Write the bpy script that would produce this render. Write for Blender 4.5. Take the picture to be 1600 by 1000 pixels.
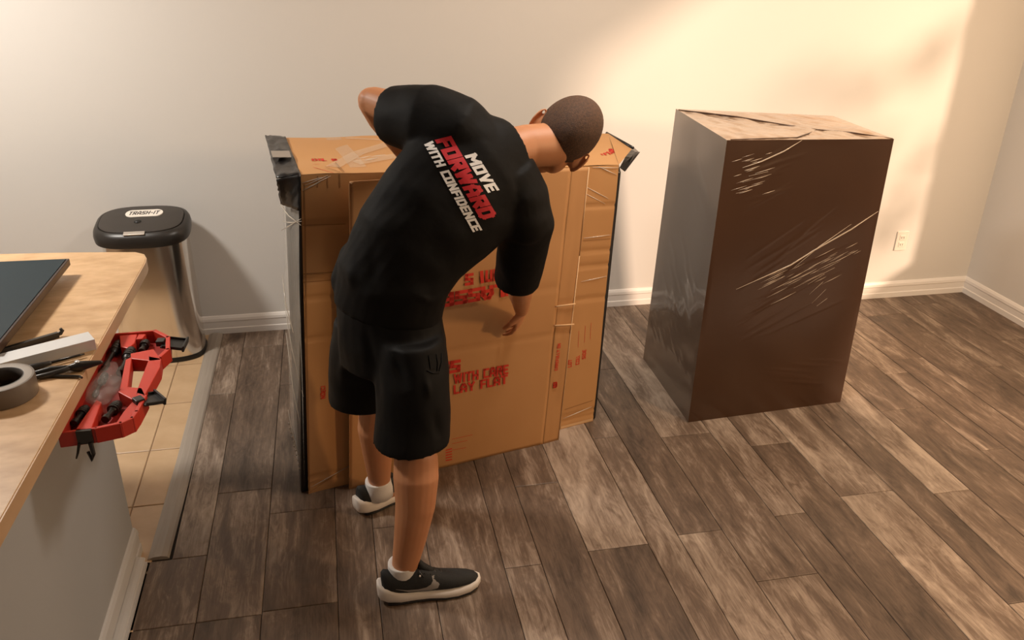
import bpy, math, random
import numpy as np
from mathutils import Vector, Matrix, noise
from mathutils.bvhtree import BVHTree

random.seed(7)
rng = np.random.default_rng(11)
SC = bpy.context.scene
COL = SC.collection
for o in list(bpy.data.objects):
    bpy.data.objects.remove(o)

# ------------------------------------------------------------------ camera
F_PX = 1323.92
YAW, PITCH, ROLL = (math.radians(a) for a in (12.2459, 25.049, 1.1716))
CAM = Vector((0, 0, 1.95))
fwd = Vector((math.sin(YAW) * math.cos(PITCH), math.cos(YAW) * math.cos(PITCH), -math.sin(PITCH)))
rgt = Vector((math.cos(YAW), -math.sin(YAW), 0))
upv = rgt.cross(fwd)
cam_r = math.cos(ROLL) * rgt + math.sin(ROLL) * upv
cam_u = -math.sin(ROLL) * rgt + math.cos(ROLL) * upv
cd = bpy.data.cameras.new('camera')
cam = bpy.data.objects.new('camera', cd)
COL.objects.link(cam)
cam.matrix_world = Matrix(((cam_r.x, cam_u.x, -fwd.x, CAM.x), (cam_r.y, cam_u.y, -fwd.y, CAM.y),
                           (cam_r.z, cam_u.z, -fwd.z, CAM.z), (0, 0, 0, 1)))
cd.sensor_width = 36
cd.lens = F_PX * 36 / 1600
cd.clip_start = 0.05
SC.camera = cam

# ------------------------------------------------------------------ light
SC.view_settings.view_transform = 'Standard'
SC.view_settings.look = 'None'
SC.view_settings.gamma = 1
SC.view_settings.use_curve_mapping = False
SC.view_settings.exposure = 0.0

w = bpy.data.worlds.new('world')
SC.world = w
w.use_nodes = True
bg = w.node_tree.nodes['Background']
bg.inputs[0].default_value = (1.0, 0.93, 0.86, 1)
bg.inputs[1].default_value = 0.09


def lamp(name, kind, loc, energy, color, aim=None, **kw):
    d = bpy.data.lights.new(name, kind)
    d.energy = energy
    d.color = color
    for k, v in kw.items():
        setattr(d, k, v)
    o = bpy.data.objects.new(name, d)
    COL.objects.link(o)
    o.location = loc
    if aim is not None:
        o.rotation_euler = (Vector(aim)).to_track_quat('-Z', 'Y').to_euler()
    return o


SUN_DIR = Vector((-0.62, 0.78, -0.40)).normalized()
lamp('sun', 'SUN', (8, -5, 6), 3.9, (1.0, 0.71, 0.50), SUN_DIR, angle=math.radians(4.5))
lamp('kitchen_ceiling_light', 'AREA', (-1.75, 3.05, 2.5), 52, (1.0, 0.93, 0.84), (0.15, 0.0, -1), shape='DISK', size=0.34)
lamp('room_ceiling_light', 'AREA', (1.1, 2.4, 2.6), 27, (1.0, 0.89, 0.78), (0.1, 0.2, -1), shape='DISK', size=0.5)
lamp('patio_window_daylight', 'AREA', (3.9, 2.45, 1.5), 30, (1.0, 0.68, 0.42), (-1, 0.3, -0.05), shape='RECTANGLE', size=2.2, size_y=2.0)

lamp('unseen_warm_lamp', 'AREA', (2.85, 0.75, 1.95), 46, (1.0, 0.66, 0.36), (0.12, 1.0, -0.50), shape='DISK', size=0.35)  # unseen lamp added to warm the right corner and the floor


def ray(u, v):
    return (cam_r * ((u - 800) / F_PX) - cam_u * ((v - 500) / F_PX) + fwd)


def at(u, v, x=None, y=None, z=None):
    """the point of the room on plane x / y / z that the measured picture position shows"""
    d = ray(u, v)
    if z is not None:
        t = (z - CAM.z) / d.z
    elif y is not None:
        t = y / d.y
    else:
        t = x / d.x
    return CAM + d * t


# ------------------------------------------------------------------ materials
def nodes_of(m):
    m.use_nodes = True
    nt = m.node_tree
    return nt, nt.nodes, nt.links, nt.nodes['Principled BSDF']


def mat(name, color, rough=0.5, metal=0.0, coat=0.0, sheen=0.0, var=None, vscale=(8, 8, 8), bump=None,
        bscale=(60, 60, 60), bdist=0.002, alpha=1.0, spec=None, sss=0.0, detail=4.0, coat_rough=0.1):
    m = bpy.data.materials.new(name)
    nt, N, L, B = nodes_of(m)
    B.inputs['Base Color'].default_value = (*color, 1)
    B.inputs['Roughness'].default_value = rough
    B.inputs['Metallic'].default_value = metal
    B.inputs['Coat Weight'].default_value = coat
    B.inputs['Coat Roughness'].default_value = coat_rough
    B.inputs['Sheen Weight'].default_value = sheen
    B.inputs['Alpha'].default_value = alpha
    if spec is not None:
        B.inputs['Specular IOR Level'].default_value = spec
    if sss:
        B.inputs['Subsurface Weight'].default_value = sss
        B.inputs['Subsurface Radius'].default_value = (0.012, 0.005, 0.003)
        B.inputs['Subsurface Scale'].default_value = 1.0
    tc = N.new('ShaderNodeTexCoord')
    if var is not None:
        mp = N.new('ShaderNodeMapping'); mp.inputs['Scale'].default_value = vscale
        L.new(tc.outputs['Object'], mp.inputs[0])
        nz = N.new('ShaderNodeTexNoise'); nz.inputs['Scale'].default_value = 1; nz.inputs['Detail'].default_value = detail
        L.new(mp.outputs[0], nz.inputs['Vector'])
        cr = N.new('ShaderNodeValToRGB')
        cr.color_ramp.elements[0].position = 0.3; cr.color_ramp.elements[1].position = 0.7
        cr.color_ramp.elements[0].color = (*color, 1); cr.color_ramp.elements[1].color = (*var, 1)
        L.new(nz.outputs['Fac'], cr.inputs[0]); L.new(cr.outputs[0], B.inputs['Base Color'])
    if bump:
        mp2 = N.new('ShaderNodeMapping'); mp2.inputs['Scale'].default_value = bscale
        L.new(tc.outputs['Object'], mp2.inputs[0])
        n2 = N.new('ShaderNodeTexNoise'); n2.inputs['Scale'].default_value = 1; n2.inputs['Detail'].default_value = 3
        L.new(mp2.outputs[0], n2.inputs['Vector'])
        bp = N.new('ShaderNodeBump'); bp.inputs['Strength'].default_value = bump; bp.inputs['Distance'].default_value = bdist
        L.new(n2.outputs['Fac'], bp.inputs['Height']); L.new(bp.outputs[0], B.inputs['Normal'])
        if coat:
            L.new(bp.outputs[0], B.inputs['Coat Normal'])
    return m


def plank_material():
    m = bpy.data.materials.new('weathered_vinyl_plank')
    nt, N, L, B = nodes_of(m)
    tc = N.new('ShaderNodeTexCoord'); oi = N.new('ShaderNodeObjectInfo')
    off = N.new('ShaderNodeVectorMath'); off.operation = 'SCALE'
    off.inputs[0].default_value = (37.0, 91.0, 53.0)
    L.new(oi.outputs['Random'], off.inputs['Scale'])
    add = N.new('ShaderNodeVectorMath'); L.new(tc.outputs['Object'], add.inputs[0]); L.new(off.outputs[0], add.inputs[1])

    def nz(scale, detail, dist=0.0, rough=0.55):
        mp = N.new('ShaderNodeMapping'); mp.inputs['Scale'].default_value = scale
        L.new(add.outputs[0], mp.inputs[0])
        n = N.new('ShaderNodeTexNoise'); n.inputs['Scale'].default_value = 1; n.inputs['Detail'].default_value = detail
        n.inputs['Distortion'].default_value = dist; n.inputs['Roughness'].default_value = rough
        L.new(mp.outputs[0], n.inputs['Vector'])
        return n
    grain = nz((150, 5, 1), 6, 0.8, 0.72)
    blot = nz((9, 1.8, 1), 4, 0.9)
    fine = nz((26, 7, 1), 6, 1.6, 0.7)
    ramp = N.new('ShaderNodeValToRGB'); e = ramp.color_ramp.elements
    e[0].position = 0.24; e[0].color = (0.050, 0.032, 0.021, 1)
    e[1].position = 0.80; e[1].color = (0.45, 0.355, 0.275, 1)
    mid = e.new(0.5); mid.color = (0.150, 0.102, 0.071, 1)
    a = N.new('ShaderNodeMath'); a.operation = 'MULTIPLY'; a.inputs[1].default_value = 0.46; L.new(blot.outputs['Fac'], a.inputs[0])
    b = N.new('ShaderNodeMath'); b.operation = 'MULTIPLY_ADD'; b.inputs[1].default_value = 0.30
    L.new(fine.outputs['Fac'], b.inputs[0]); L.new(a.outputs[0], b.inputs[2])
    c = N.new('ShaderNodeMath'); c.operation = 'MULTIPLY_ADD'; c.inputs[1].default_value = 0.24
    L.new(grain.outputs['Fac'], c.inputs[0]); L.new(b.outputs[0], c.inputs[2])
    # contrast round the middle, and the plank's own tone through its object colour
    st = N.new('ShaderNodeMath'); st.operation = 'MULTIPLY_ADD'; st.inputs[1].default_value = 1.75; st.inputs[2].default_value = -0.375
    L.new(c.outputs[0], st.inputs[0])
    sep = N.new('ShaderNodeSeparateColor'); L.new(oi.outputs['Color'], sep.inputs[0])
    sh = N.new('ShaderNodeMath'); sh.operation = 'ADD'; L.new(st.outputs[0], sh.inputs[0])
    s2 = N.new('ShaderNodeMath'); s2.operation = 'SUBTRACT'; L.new(sep.outputs['Red'], s2.inputs[0]); s2.inputs[1].default_value = 0.5
    s3 = N.new('ShaderNodeMath'); s3.operation = 'MULTIPLY'; s3.inputs[1].default_value = .62; L.new(s2.outputs[0], s3.inputs[0]); L.new(s3.outputs[0], sh.inputs[1]); L.new(sh.outputs[0], ramp.inputs[0])
    L.new(ramp.outputs[0], B.inputs['Base Color'])
    rr = N.new('ShaderNodeMapRange'); rr.inputs['To Min'].default_value = 0.42; rr.inputs['To Max'].default_value = 0.6
    L.new(grain.outputs['Fac'], rr.inputs[0]); L.new(rr.outputs[0], B.inputs['Roughness'])
    bp = N.new('ShaderNodeBump'); bp.inputs['Strength'].default_value = 0.35; bp.inputs['Distance'].default_value = 0.0015
    L.new(grain.outputs['Fac'], bp.inputs['Height']); L.new(bp.outputs[0], B.inputs['Normal'])
    return m


M = {}
M['plank'] = plank_material()
M['under'] = mat('dark_subfloor', (0.02, 0.015, 0.012), 0.9)
M['tile'] = mat('tan_ceramic_tile', (0.50, 0.33, 0.185), 0.38, var=(0.60, 0.42, 0.25), vscale=(7, 9, 7), bump=0.15, bscale=(30, 30, 30))
M['grout'] = mat('brown_grout', (0.27, 0.17, 0.095), 0.9)
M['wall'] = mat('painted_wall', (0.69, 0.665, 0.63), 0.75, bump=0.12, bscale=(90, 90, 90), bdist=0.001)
M['knee'] = mat('shaded_half_wall', (0.40, 0.40, 0.395), 0.7, bump=0.1, bscale=(90, 90, 90), bdist=0.001)  # white paint greyed: the shade below the worktop is in the colour
M['trim'] = mat('white_trim_paint', (0.82, 0.78, 0.74), 0.4)
M['strip'] = mat('grey_transition_strip', (0.31, 0.265, 0.22), 0.42, var=(0.36, 0.31, 0.26), vscale=(60, 4, 60))
M['counter'] = mat('tan_laminate_worktop', (0.44, 0.26, 0.12), 0.42, var=(0.62, 0.40, 0.215), vscale=(12, 26, 12), bump=0.08, bscale=(50, 50, 50), detail=8)
M['counter_edge'] = mat('laminate_edge', (0.60, 0.40, 0.235), 0.4, var=(0.52, 0.32, 0.17), vscale=(20, 6, 20))
M['card'] = mat('brown_cardboard', (0.47, 0.235, 0.085), 0.62, var=(0.53, 0.275, 0.105), vscale=(2.2, 2.2, 2.2), bump=0.2, bscale=(3, 3, 70), bdist=0.001)
M['card2'] = mat('brown_cardboard_sheet', (0.45, 0.22, 0.08), 0.6, var=(0.50, 0.255, 0.098), vscale=(3, 3, 3), bump=0.15, bscale=(3, 3, 60), bdist=0.001)
M['cardedge'] = mat('cardboard_cut_edge', (0.66, 0.42, 0.22), 0.8)
M['crease'] = mat('cardboard_crease', (0.30, 0.145, 0.05), 0.8)
M['red_print'] = mat('red_ink', (0.58, 0.030, 0.012), 0.7)
M['tape_clear'] = mat('clear_tape', (0.80, 0.66, 0.48), 0.22, alpha=0.26, coat=0.5)
M['film'] = mat('clear_stretch_film', (0.75, 0.70, 0.62), 0.18, alpha=0.30, bump=0.9, bscale=(26, 60, 5), bdist=0.012, coat=0.6, coat_rough=0.08)
M['filmfold'] = mat('stretch_film_fold', (0.85, 0.76, 0.64), 0.15, alpha=0.55, coat=0.8)
M['liner'] = mat('black_plastic_liner', (0.010, 0.009, 0.009), 0.32, bump=0.5, bscale=(30, 30, 30), bdist=0.004)
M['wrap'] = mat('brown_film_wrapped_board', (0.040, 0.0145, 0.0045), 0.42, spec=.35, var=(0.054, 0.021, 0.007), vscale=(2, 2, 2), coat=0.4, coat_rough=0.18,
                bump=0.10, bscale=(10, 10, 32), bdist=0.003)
M['wrapside'] = mat('film_side_sheen', (0.125, 0.080, 0.050), 0.45, coat=1.0, coat_rough=0.07, bump=0.05, bscale=(10, 10, 32), bdist=0.003)  # paler than the front: the wall's reflected haze is put into the base
M['wraptop'] = mat('film_top_sheen', (0.42, 0.27, 0.17), 0.35, var=(0.50, 0.34, 0.22), vscale=(5, 9, 5), coat=0.9, coat_rough=0.12, bump=0.5, bscale=(14, 30, 14), bdist=0.006)  # paler again: light falling on the top is put into the colour
M['steel'] = mat('brushed_steel', (0.82, 0.78, 0.73), 0.17, metal=1.0, bump=0.05, bscale=(300, 300, 2), bdist=0.001)
M['lid'] = mat('black_bin_lid', (0.022, 0.018, 0.015), 0.36)
M['lid2'] = mat('black_bin_lid_flap', (0.035, 0.028, 0.023), 0.42)
M['blackp'] = mat('black_plastic', (0.012, 0.011, 0.010), 0.4)
M['blacks'] = mat('black_satin', (0.022, 0.020, 0.018), 0.3)
M['label'] = mat('pale_label', (0.80, 0.74, 0.66), 0.5)
M['ink'] = mat('dark_ink', (0.03, 0.02, 0.02), 0.6)
M['silver'] = mat('silver_plastic', (0.55, 0.5, 0.45), 0.3, metal=0.7)
M['redcase'] = mat('red_plastic_case', (0.52, 0.035, 0.018), 0.42)
M['redcase2'] = mat('dark_red_case_well', (0.30, 0.015, 0.010), 0.5)
M['bag'] = mat('clear_plastic_bag', (0.60, 0.56, 0.52), 0.12, alpha=0.14, bump=1.0, bscale=(60, 60, 60), bdist=0.01, coat=1)
M['panel'] = mat('dark_blue_panel', (0.010, 0.022, 0.029), 0.55, spec=.2)
M['paneledge'] = mat('brown_black_bezel', (0.035, 0.015, 0.009), 0.35)
M['alu'] = mat('pale_aluminium', (0.62, 0.62, 0.62), 0.38, metal=0.35)
M['tool'] = mat('dark_tool_steel', (0.05, 0.045, 0.04), 0.32, metal=0.7)
M['tape'] = mat('grey_duct_tape', (0.155, 0.125, 0.10), 0.38, bump=0.2, bscale=(80, 80, 10))
M['tapecore'] = mat('tape_roll_side', (0.27, 0.23, 0.19), 0.5)
M['plate'] = mat('white_outlet_plastic', (0.80, 0.74, 0.66), 0.4)
M['slot'] = mat('outlet_slots', (0.035, 0.025, 0.018), 0.6)
M['skin'] = mat('skin', (0.47, 0.195, 0.085), 0.5, var=(0.53, 0.235, 0.11), vscale=(9, 9, 9), sss=0.12, bump=0.12, bscale=(220, 220, 220), bdist=0.001)
M['hair'] = mat('short_brown_hair', (0.045, 0.019, 0.008), 0.7, var=(0.105, 0.046, 0.019), vscale=(160, 160, 160), bump=1.0, bscale=(420, 420, 420), bdist=0.003, detail=2)
M['shirt'] = mat('black_cotton', (0.0040, 0.0035, 0.0031), 0.68, spec=.16, sheen=0.0, bump=0.5, bscale=(16, 16, 16), bdist=0.006)
M['shorts'] = mat('black_sport_fabric', (0.0040, 0.0035, 0.0031), 0.64, spec=.17, sheen=0.0, bump=0.4, bscale=(14, 14, 9), bdist=0.006)
M['sock'] = mat('white_sock', (0.74, 0.70, 0.66), 0.9, bump=0.5, bscale=(300, 300, 300))
M['shoe'] = mat('black_knit_shoe', (0.012, 0.012, 0.011), 0.75, bump=0.5, bscale=(300, 300, 300))
M['sole'] = mat('white_foam_sole', (0.74, 0.67, 0.60), 0.5)
M['outsole'] = mat('black_rubber_outsole', (0.015, 0.013, 0.012), 0.7)
M['swoosh'] = mat('grey_shoe_mark', (0.30, 0.27, 0.245), 0.45)
M['printw'] = mat('white_shirt_print', (0.82, 0.80, 0.78), 0.6)
M['printr'] = mat('red_shirt_print', (0.52, 0.012, 0.022), 0.6)
M['eye'] = mat('eye_white', (0.8, 0.78, 0.75), 0.2)
M['iris'] = mat('iris', (0.05, 0.03, 0.02), 0.2)
M['lip'] = mat('lips', (0.45, 0.15, 0.10), 0.5)
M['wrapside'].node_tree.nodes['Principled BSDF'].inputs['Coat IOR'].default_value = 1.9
M['leaf'] = mat('tree_leaf', (0.05, 0.10, 0.03), 0.6)
M['bark'] = mat('tree_bark', (0.08, 0.05, 0.03), 0.9)

# ------------------------------------------------------------------ helpers
ORG = {}


class MB:
    def __init__(s):
        s.v = []; s.f = []

    def add(s, vs, fs):
        n = len(s.v)
        s.v += [Vector(p) for p in vs]
        s.f += [tuple(i + n for i in f) for f in fs]
        return s

    def box(s, c, size, R=None):
        c = Vector(c); h = Vector(size) / 2
        R = R or Matrix.Identity(3)
        vs = [c + R @ Vector((sx * h.x, sy * h.y, sz * h.z)) for sx in (-1, 1) for sy in (-1, 1) for sz in (-1, 1)]
        return s.add(vs, [(0, 1, 3, 2), (4, 6, 7, 5), (0, 4, 5, 1), (2, 3, 7, 6), (0, 2, 6, 4), (1, 5, 7, 3)])

    def prism(s, poly, z0, z1):
        """extrude an xy polygon (z may be a function of the point)"""
        n = len(poly)
        vs = [Vector((p[0], p[1], z0)) for p in poly] + [Vector((p[0], p[1], z1)) for p in poly]
        area = sum(poly[i][0] * poly[(i + 1) % n][1] - poly[(i + 1) % n][0] * poly[i][1] for i in range(n))
        fs = [tuple(range(n - 1, -1, -1)), tuple(range(n, 2 * n))] + [(i, (i + 1) % n, (i + 1) % n + n, i + n) for i in range(n)]
        if area < 0:
            fs = [tuple(reversed(f)) for f in fs]
        return s.add(vs, fs)

    def slab(s, pts, nrm, th):
        """flat polygon given by 3D points, thickened along nrm"""
        n = len(pts); nrm = Vector(nrm).normalized() * th
        vs = [Vector(p) for p in pts] + [Vector(p) + nrm for p in pts]
        return s.add(vs, [tuple(range(n - 1, -1, -1)), tuple(range(n, 2 * n))] + [(i, (i + 1) % n, (i + 1) % n + n, i + n) for i in range(n)])

    def rings(s, rings, cap=True, closed=True):
        n = len(rings[0]); m = len(rings)
        vs = [p for r in rings for p in r]
        fs = []
        for j in range(m - 1):
            for i in range(n if closed else n - 1):
                a = j * n + i; b = j * n + (i + 1) % n
                fs.append((a, b, b + n, a + n))
        if cap:
            fs.append(tuple(range(n - 1, -1, -1))); fs.append(tuple(range((m - 1) * n, m * n)))
        return s.add(vs, fs)

    def tube(s, pts, r, n=10, cap=True):
        pts = [Vector(p) for p in pts]
        rs = r if isinstance(r, (list, tuple)) else [r] * len(pts)
        T = [(pts[min(i + 1, len(pts) - 1)] - pts[max(i - 1, 0)]).normalized() for i in range(len(pts))]
        a = T[0].orthogonal().normalized()
        out = []
        for i, p in enumerate(pts):
            a = (a - T[i] * a.dot(T[i])).normalized(); b = T[i].cross(a)
            out.append([p + (a * math.cos(q) + b * math.sin(q)) * rs[i] for q in (2 * math.pi * k / n for k in range(n))])
        return s.rings(out, cap)

    def limb(s, pts, rs, n=18, dome=True):
        """a round-ended tapering limb"""
        pts = [Vector(p) for p in pts]; rs = list(rs)
        if dome:
            d0 = (pts[0] - pts[1]).normalized(); d1 = (pts[-1] - pts[-2]).normalized()
            pts = [pts[0] + d0 * rs[0] * .92, pts[0] + d0 * rs[0] * .6] + pts + [pts[-1] + d1 * rs[-1] * .6, pts[-1] + d1 * rs[-1] * .92]
            rs = [rs[0] * .35, rs[0] * .78] + rs + [rs[-1] * .78, rs[-1] * .35]
        return s.tube(pts, rs, n)

    def ellipsoid(s, c, ax, n=24, m=14):
        """ax: three semi-axis vectors"""
        c = Vector(c); A, B, C = (Vector(a) for a in ax)
        rg = []
        for j in range(1, m):
            t = math.pi * j / m
            rg.append([c - C * math.cos(t) + (A * math.cos(2 * math.pi * k / n) + B * math.sin(2 * math.pi * k / n)) * math.sin(t) for k in range(n)])
        return s.rings(rg)

    def lathe(s, prof, c, n=40, ax=(1, 0, 0), ay=(0, 1, 0), az=(0, 0, 1)):
        c = Vector(c); ax, ay, az = Vector(ax), Vector(ay), Vector(az)
        rg = [[c + az * z + (ax * math.cos(2 * math.pi * k / n) + ay * math.sin(2 * math.pi * k / n)) * r for k in range(n)] for r, z in prof]
        return s.rings(rg, False)


def mesh_from(name, mb, org=Vector((0, 0, 0))):
    me = bpy.data.meshes.new(name)
    me.from_pydata([tuple(p - org) for p in mb.v], [], mb.f)
    me.validate()
    me.update()
    return me


def fix_normals(me):
    import bmesh
    bm = bmesh.new(); bm.from_mesh(me)
    bmesh.ops.recalc_face_normals(bm, faces=bm.faces)
    bm.to_mesh(me); bm.free()


def root(name, loc, label, cat, group=None):
    o = bpy.data.objects.new(name, None)
    o.empty_display_size = 0.1
    COL.objects.link(o)
    o.location = loc
    ORG[o] = Vector(loc)
    o['label'] = label; o['category'] = cat
    if group:
        o['group'] = group
    return o


def obj(name, mb, material, parent=None, smooth=False, bevel=0.0, label=None, cat=None, kind=None, group=None, segs=2, loc=None, recalc=True):
    if parent is not None:
        org = ORG[parent]
    else:
        org = Vector(loc) if loc is not None else Vector((0, 0, 0))
    if isinstance(mb, MB):
        me = mesh_from(name, mb, org)
        if recalc:
            fix_normals(me)
    else:
        me = mb
        me.transform(Matrix.Translation(-org))
    o = bpy.data.objects.new(name, me)
    me.materials.append(material)
    COL.objects.link(o)
    ORG[o] = org
    if parent is not None:
        o.parent = parent
    else:
        o.location = org
    if smooth:
        for p in me.polygons:
            p.use_smooth = True
    if bevel:
        md = o.modifiers.new('bevel', 'BEVEL'); md.width = bevel; md.segments = segs; md.limit_method = 'ANGLE'; md.angle_limit = math.radians(35)
    for k, v in (('label', label), ('category', cat), ('kind', kind), ('group', group)):
        if v:
            o[k] = v
    return o


def smooth_angle(o, deg=40):
    me = o.data
    for p in me.polygons:
        p.use_smooth = True
    me.set_sharp_from_angle(angle=math.radians(deg))


def remeshed(mb, voxel, iters=6, factor=0.5):
    me = mesh_from('tmp', mb); fix_normals(me)
    o = bpy.data.objects.new('tmp', me); COL.objects.link(o)
    r = o.modifiers.new('r', 'REMESH'); r.mode = 'VOXEL'; r.voxel_size = voxel; r.adaptivity = 0
    if iters:
        s = o.modifiers.new('s', 'SMOOTH'); s.iterations = iters; s.factor = factor
    dg = bpy.context.evaluated_depsgraph_get(); dg.update()
    out = bpy.data.meshes.new_from_object(o.evaluated_get(dg))
    bpy.data.objects.remove(o); bpy.data.meshes.remove(me)
    return out


def split_pieces(o):
    """turn the loose pieces of one mesh into parts of their own"""
    me = o.data; n = len(me.vertices); par = list(range(n))

    def find(a):
        while par[a] != a:
            par[a] = par[par[a]]; a = par[a]
        return a
    for p in me.polygons:
        f = find(p.vertices[0])
        for v in p.vertices[1:]:
            par[find(v)] = f
    gr = {}
    for p in me.polygons:
        gr.setdefault(find(p.vertices[0]), []).append(tuple(p.vertices))
    for fs in list(gr.values()):
        idx = sorted({i for f in fs for i in f}); mp = {i: k for k, i in enumerate(idx)}
        m2 = bpy.data.meshes.new(o.name.split('.')[0]); m2.from_pydata([tuple(me.vertices[i].co) for i in idx], [], [tuple(mp[i] for i in f) for f in fs])
        m2.materials.append(me.materials[0]); q = o.copy(); q.data = m2; COL.objects.link(q)
        ORG[q] = ORG[o]
        for p in m2.polygons:
            p.use_smooth = me.polygons[0].use_smooth
    bpy.data.objects.remove(o)


def verts_np(me):
    a = np.empty(len(me.vertices) * 3); me.vertices.foreach_get('co', a); return a.reshape(-1, 3)


def norms_np(me):
    a = np.empty(len(me.vertices) * 3); me.vertex_normals.foreach_get('vector', a); return a.reshape(-1, 3)


def set_verts(me, a):
    me.vertices.foreach_set('co', a.ravel()); me.update()


def ridge(me, lines, nrm_gate=None):
    """sculpt cloth folds: each line = (P0, P1, amplitude, width)"""
    V = verts_np(me); Nn = norms_np(me); d = np.zeros(len(V))
    for P0, P1, amp, wd in lines:
        a = np.array(P0); b = np.array(P1); ab = b - a
        t = np.clip(((V - a) @ ab) / (ab @ ab), 0, 1)
        q = a + t[:, None] * ab
        dist = np.linalg.norm(V - q, axis=1)
        d += amp * np.exp(-(dist / wd) ** 2) * np.sin(np.pi * np.clip(t, .06, .94))
    set_verts(me, V + Nn * d[:, None])


def wobble(me, amp, sc, stretch=(1, 1, 1)):
    V = verts_np(me); Nn = norms_np(me)
    d = np.array([noise.noise(Vector((p[0] * sc * stretch[0], p[1] * sc * stretch[1], p[2] * sc * stretch[2]))) for p in V])
    set_verts(me, V + Nn * (d * amp)[:, None])


def grid_face(mb, c00, c10, c11, c01, nu, nv, disp=None):
    """bilinear patch; disp(s, t) -> metres along the patch normal"""
    c00, c10, c11, c01 = (Vector(c) for c in (c00, c10, c11, c01))
    n = (c10 - c00).cross(c01 - c00).normalized()
    vs = []
    for j in range(nv + 1):
        t = j / nv
        for i in range(nu + 1):
            s = i / nu
            p = (c00 * (1 - s) + c10 * s) * (1 - t) + (c01 * (1 - s) + c11 * s) * t
            vs.append(p + n * (disp(s, t) if disp else 0))
    fs = [(j * (nu + 1) + i, j * (nu + 1) + i + 1, (j + 1) * (nu + 1) + i + 1, (j + 1) * (nu + 1) + i) for j in range(nv) for i in range(nu)]
    mb.add(vs, fs)


# block lettering: centre-line strokes in a cell one high
GL = {
    'A': (.66, [[(.1, .1), (.1, .62), (.25, .9), (.41, .9), (.56, .62), (.56, .1)], [(.1, .38), (.56, .38)]]),
    'B': (.64, [[(.1, .1), (.1, .9), (.44, .9), (.52, .8), (.52, .6), (.42, .5), (.54, .4), (.54, .2), (.44, .1), (.1, .1)], [(.1, .5), (.42, .5)]]),
    'C': (.60, [[(.54, .89), (.1, .89), (.1, .11), (.54, .11)]]),
    'D': (.64, [[(.1, .1), (.1, .9), (.42, .9), (.54, .76), (.54, .24), (.42, .1), (.1, .1)]]),
    'E': (.58, [[(.5, .9), (.1, .9), (.1, .1), (.5, .1)], [(.1, .5), (.44, .5)]]),
    'F': (.56, [[(.5, .9), (.1, .9), (.1, .1)], [(.1, .48), (.42, .48)]]),
    'G': (.64, [[(.56, .89), (.1, .89), (.1, .11), (.54, .11), (.54, .46), (.36, .46)]]),
    'H': (.66, [[(.1, .1), (.1, .9)], [(.56, .1), (.56, .9)], [(.1, .5), (.56, .5)]]),
    'I': (.22, [[(.11, .1), (.11, .9)]]),
    'K': (.64, [[(.1, .1), (.1, .9)], [(.54, .9), (.14, .5), (.54, .1)]]),
    'L': (.54, [[(.1, .9), (.1, .1), (.46, .1)]]),
    'M': (.84, [[(.1, .1), (.1, .9), (.42, .45), (.74, .9), (.74, .1)]]),
    'N': (.66, [[(.1, .1), (.1, .9), (.56, .1), (.56, .9)]]),
    'O': (.64, [[(.1, .1), (.1, .9), (.54, .9), (.54, .1), (.1, .1)]]),
    'P': (.60, [[(.1, .1), (.1, .9), (.5, .9), (.5, .45), (.1, .45)]]),
    'R': (.64, [[(.1, .1), (.1, .9), (.54, .9), (.54, .48), (.1, .48)], [(.32, .48), (.54, .1)]]),
    'S': (.62, [[(.54, .89), (.1, .89), (.1, .53), (.52, .47), (.52, .11), (.06, .11)]]),
    'T': (.60, [[(.06, .9), (.54, .9)], [(.3, .9), (.3, .1)]]),
    'U': (.64, [[(.1, .9), (.1, .1), (.54, .1), (.54, .9)]]),
    'V': (.66, [[(.1, .9), (.33, .1), (.56, .9)]]),
    'W': (.90, [[(.08, .9), (.24, .1), (.45, .8), (.66, .1), (.82, .9)]]),
    'Y': (.64, [[(.08, .9), (.32, .5), (.56, .9)], [(.32, .5), (.32, .1)]]),
    '-': (.44, [[(.1, .46), (.34, .46)]]),
    '0': (.6, [[(.1, .1), (.1, .9), (.5, .9), (.5, .1), (.1, .1)]]),
    '1': (.3, [[(.06, .72), (.15, .9), (.15, .1)]]),
    ' ': (.34, []),
}


def text_mb(txt, fmap, length=None, height=1.0, th=.18, gap=.10, shear=0.0, sub=4, mb=None):
    """letters as thick strokes; fmap(a, b) takes along / up distances to the surface"""
    mb = mb or MB()
    total = sum(GL[c][0] + gap for c in txt) - gap
    sx = (length / total) if length else height
    x = 0
    for c in txt:
        wd, strokes = GL[c]
        for pl in strokes:
            for (ax, ay), (bx, by) in zip(pl[:-1], pl[1:]):
                d = Vector((bx - ax, by - ay)); L_ = d.length; d.normalize(); n = Vector((-d.y, d.x)) * th / 2
                A = Vector((ax, ay)) - d * th / 2; Bq = Vector((bx, by)) + d * th / 2
                k = max(1, int(L_ / (1.0 / sub)))
                vs = []
                for i in range(k + 1):
                    q = A.lerp(Bq, i / k)
                    for sgn in (-1, 0, 1):
                        p = q + n * sgn
                        vs.append(fmap((x + p.x + shear * (p.y - .5)) * sx, p.y * height))
                mb.add(vs, [(i * 3 + j, i * 3 + j + 1, i * 3 + j + 4, i * 3 + j + 3) for i in range(k) for j in (0, 1)])
        x += wd + gap
    return mb


def text_on_plane(txt, p0, right, up, height, length=None, lift=.0015, **kw):
    right = Vector(right).normalized(); up = Vector(up).normalized(); n = right.cross(up).normalized() * lift
    p0 = Vector(p0)
    return text_mb(txt, lambda a, b: p0 + right * a + up * b + n, length, height, **kw)


# ================================================================== ROOM
YB_L, YB_R, X_R = 4.175, 4.035, 3.645      # the back wall steps forward a little behind the tall parcel


def wall_y(x):
    t = min(max((x - 1.75) / (2.95 - 1.75), 0), 1); t = t * t * (3 - 2 * t)
    return YB_L + (YB_R - YB_L) * t


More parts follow.
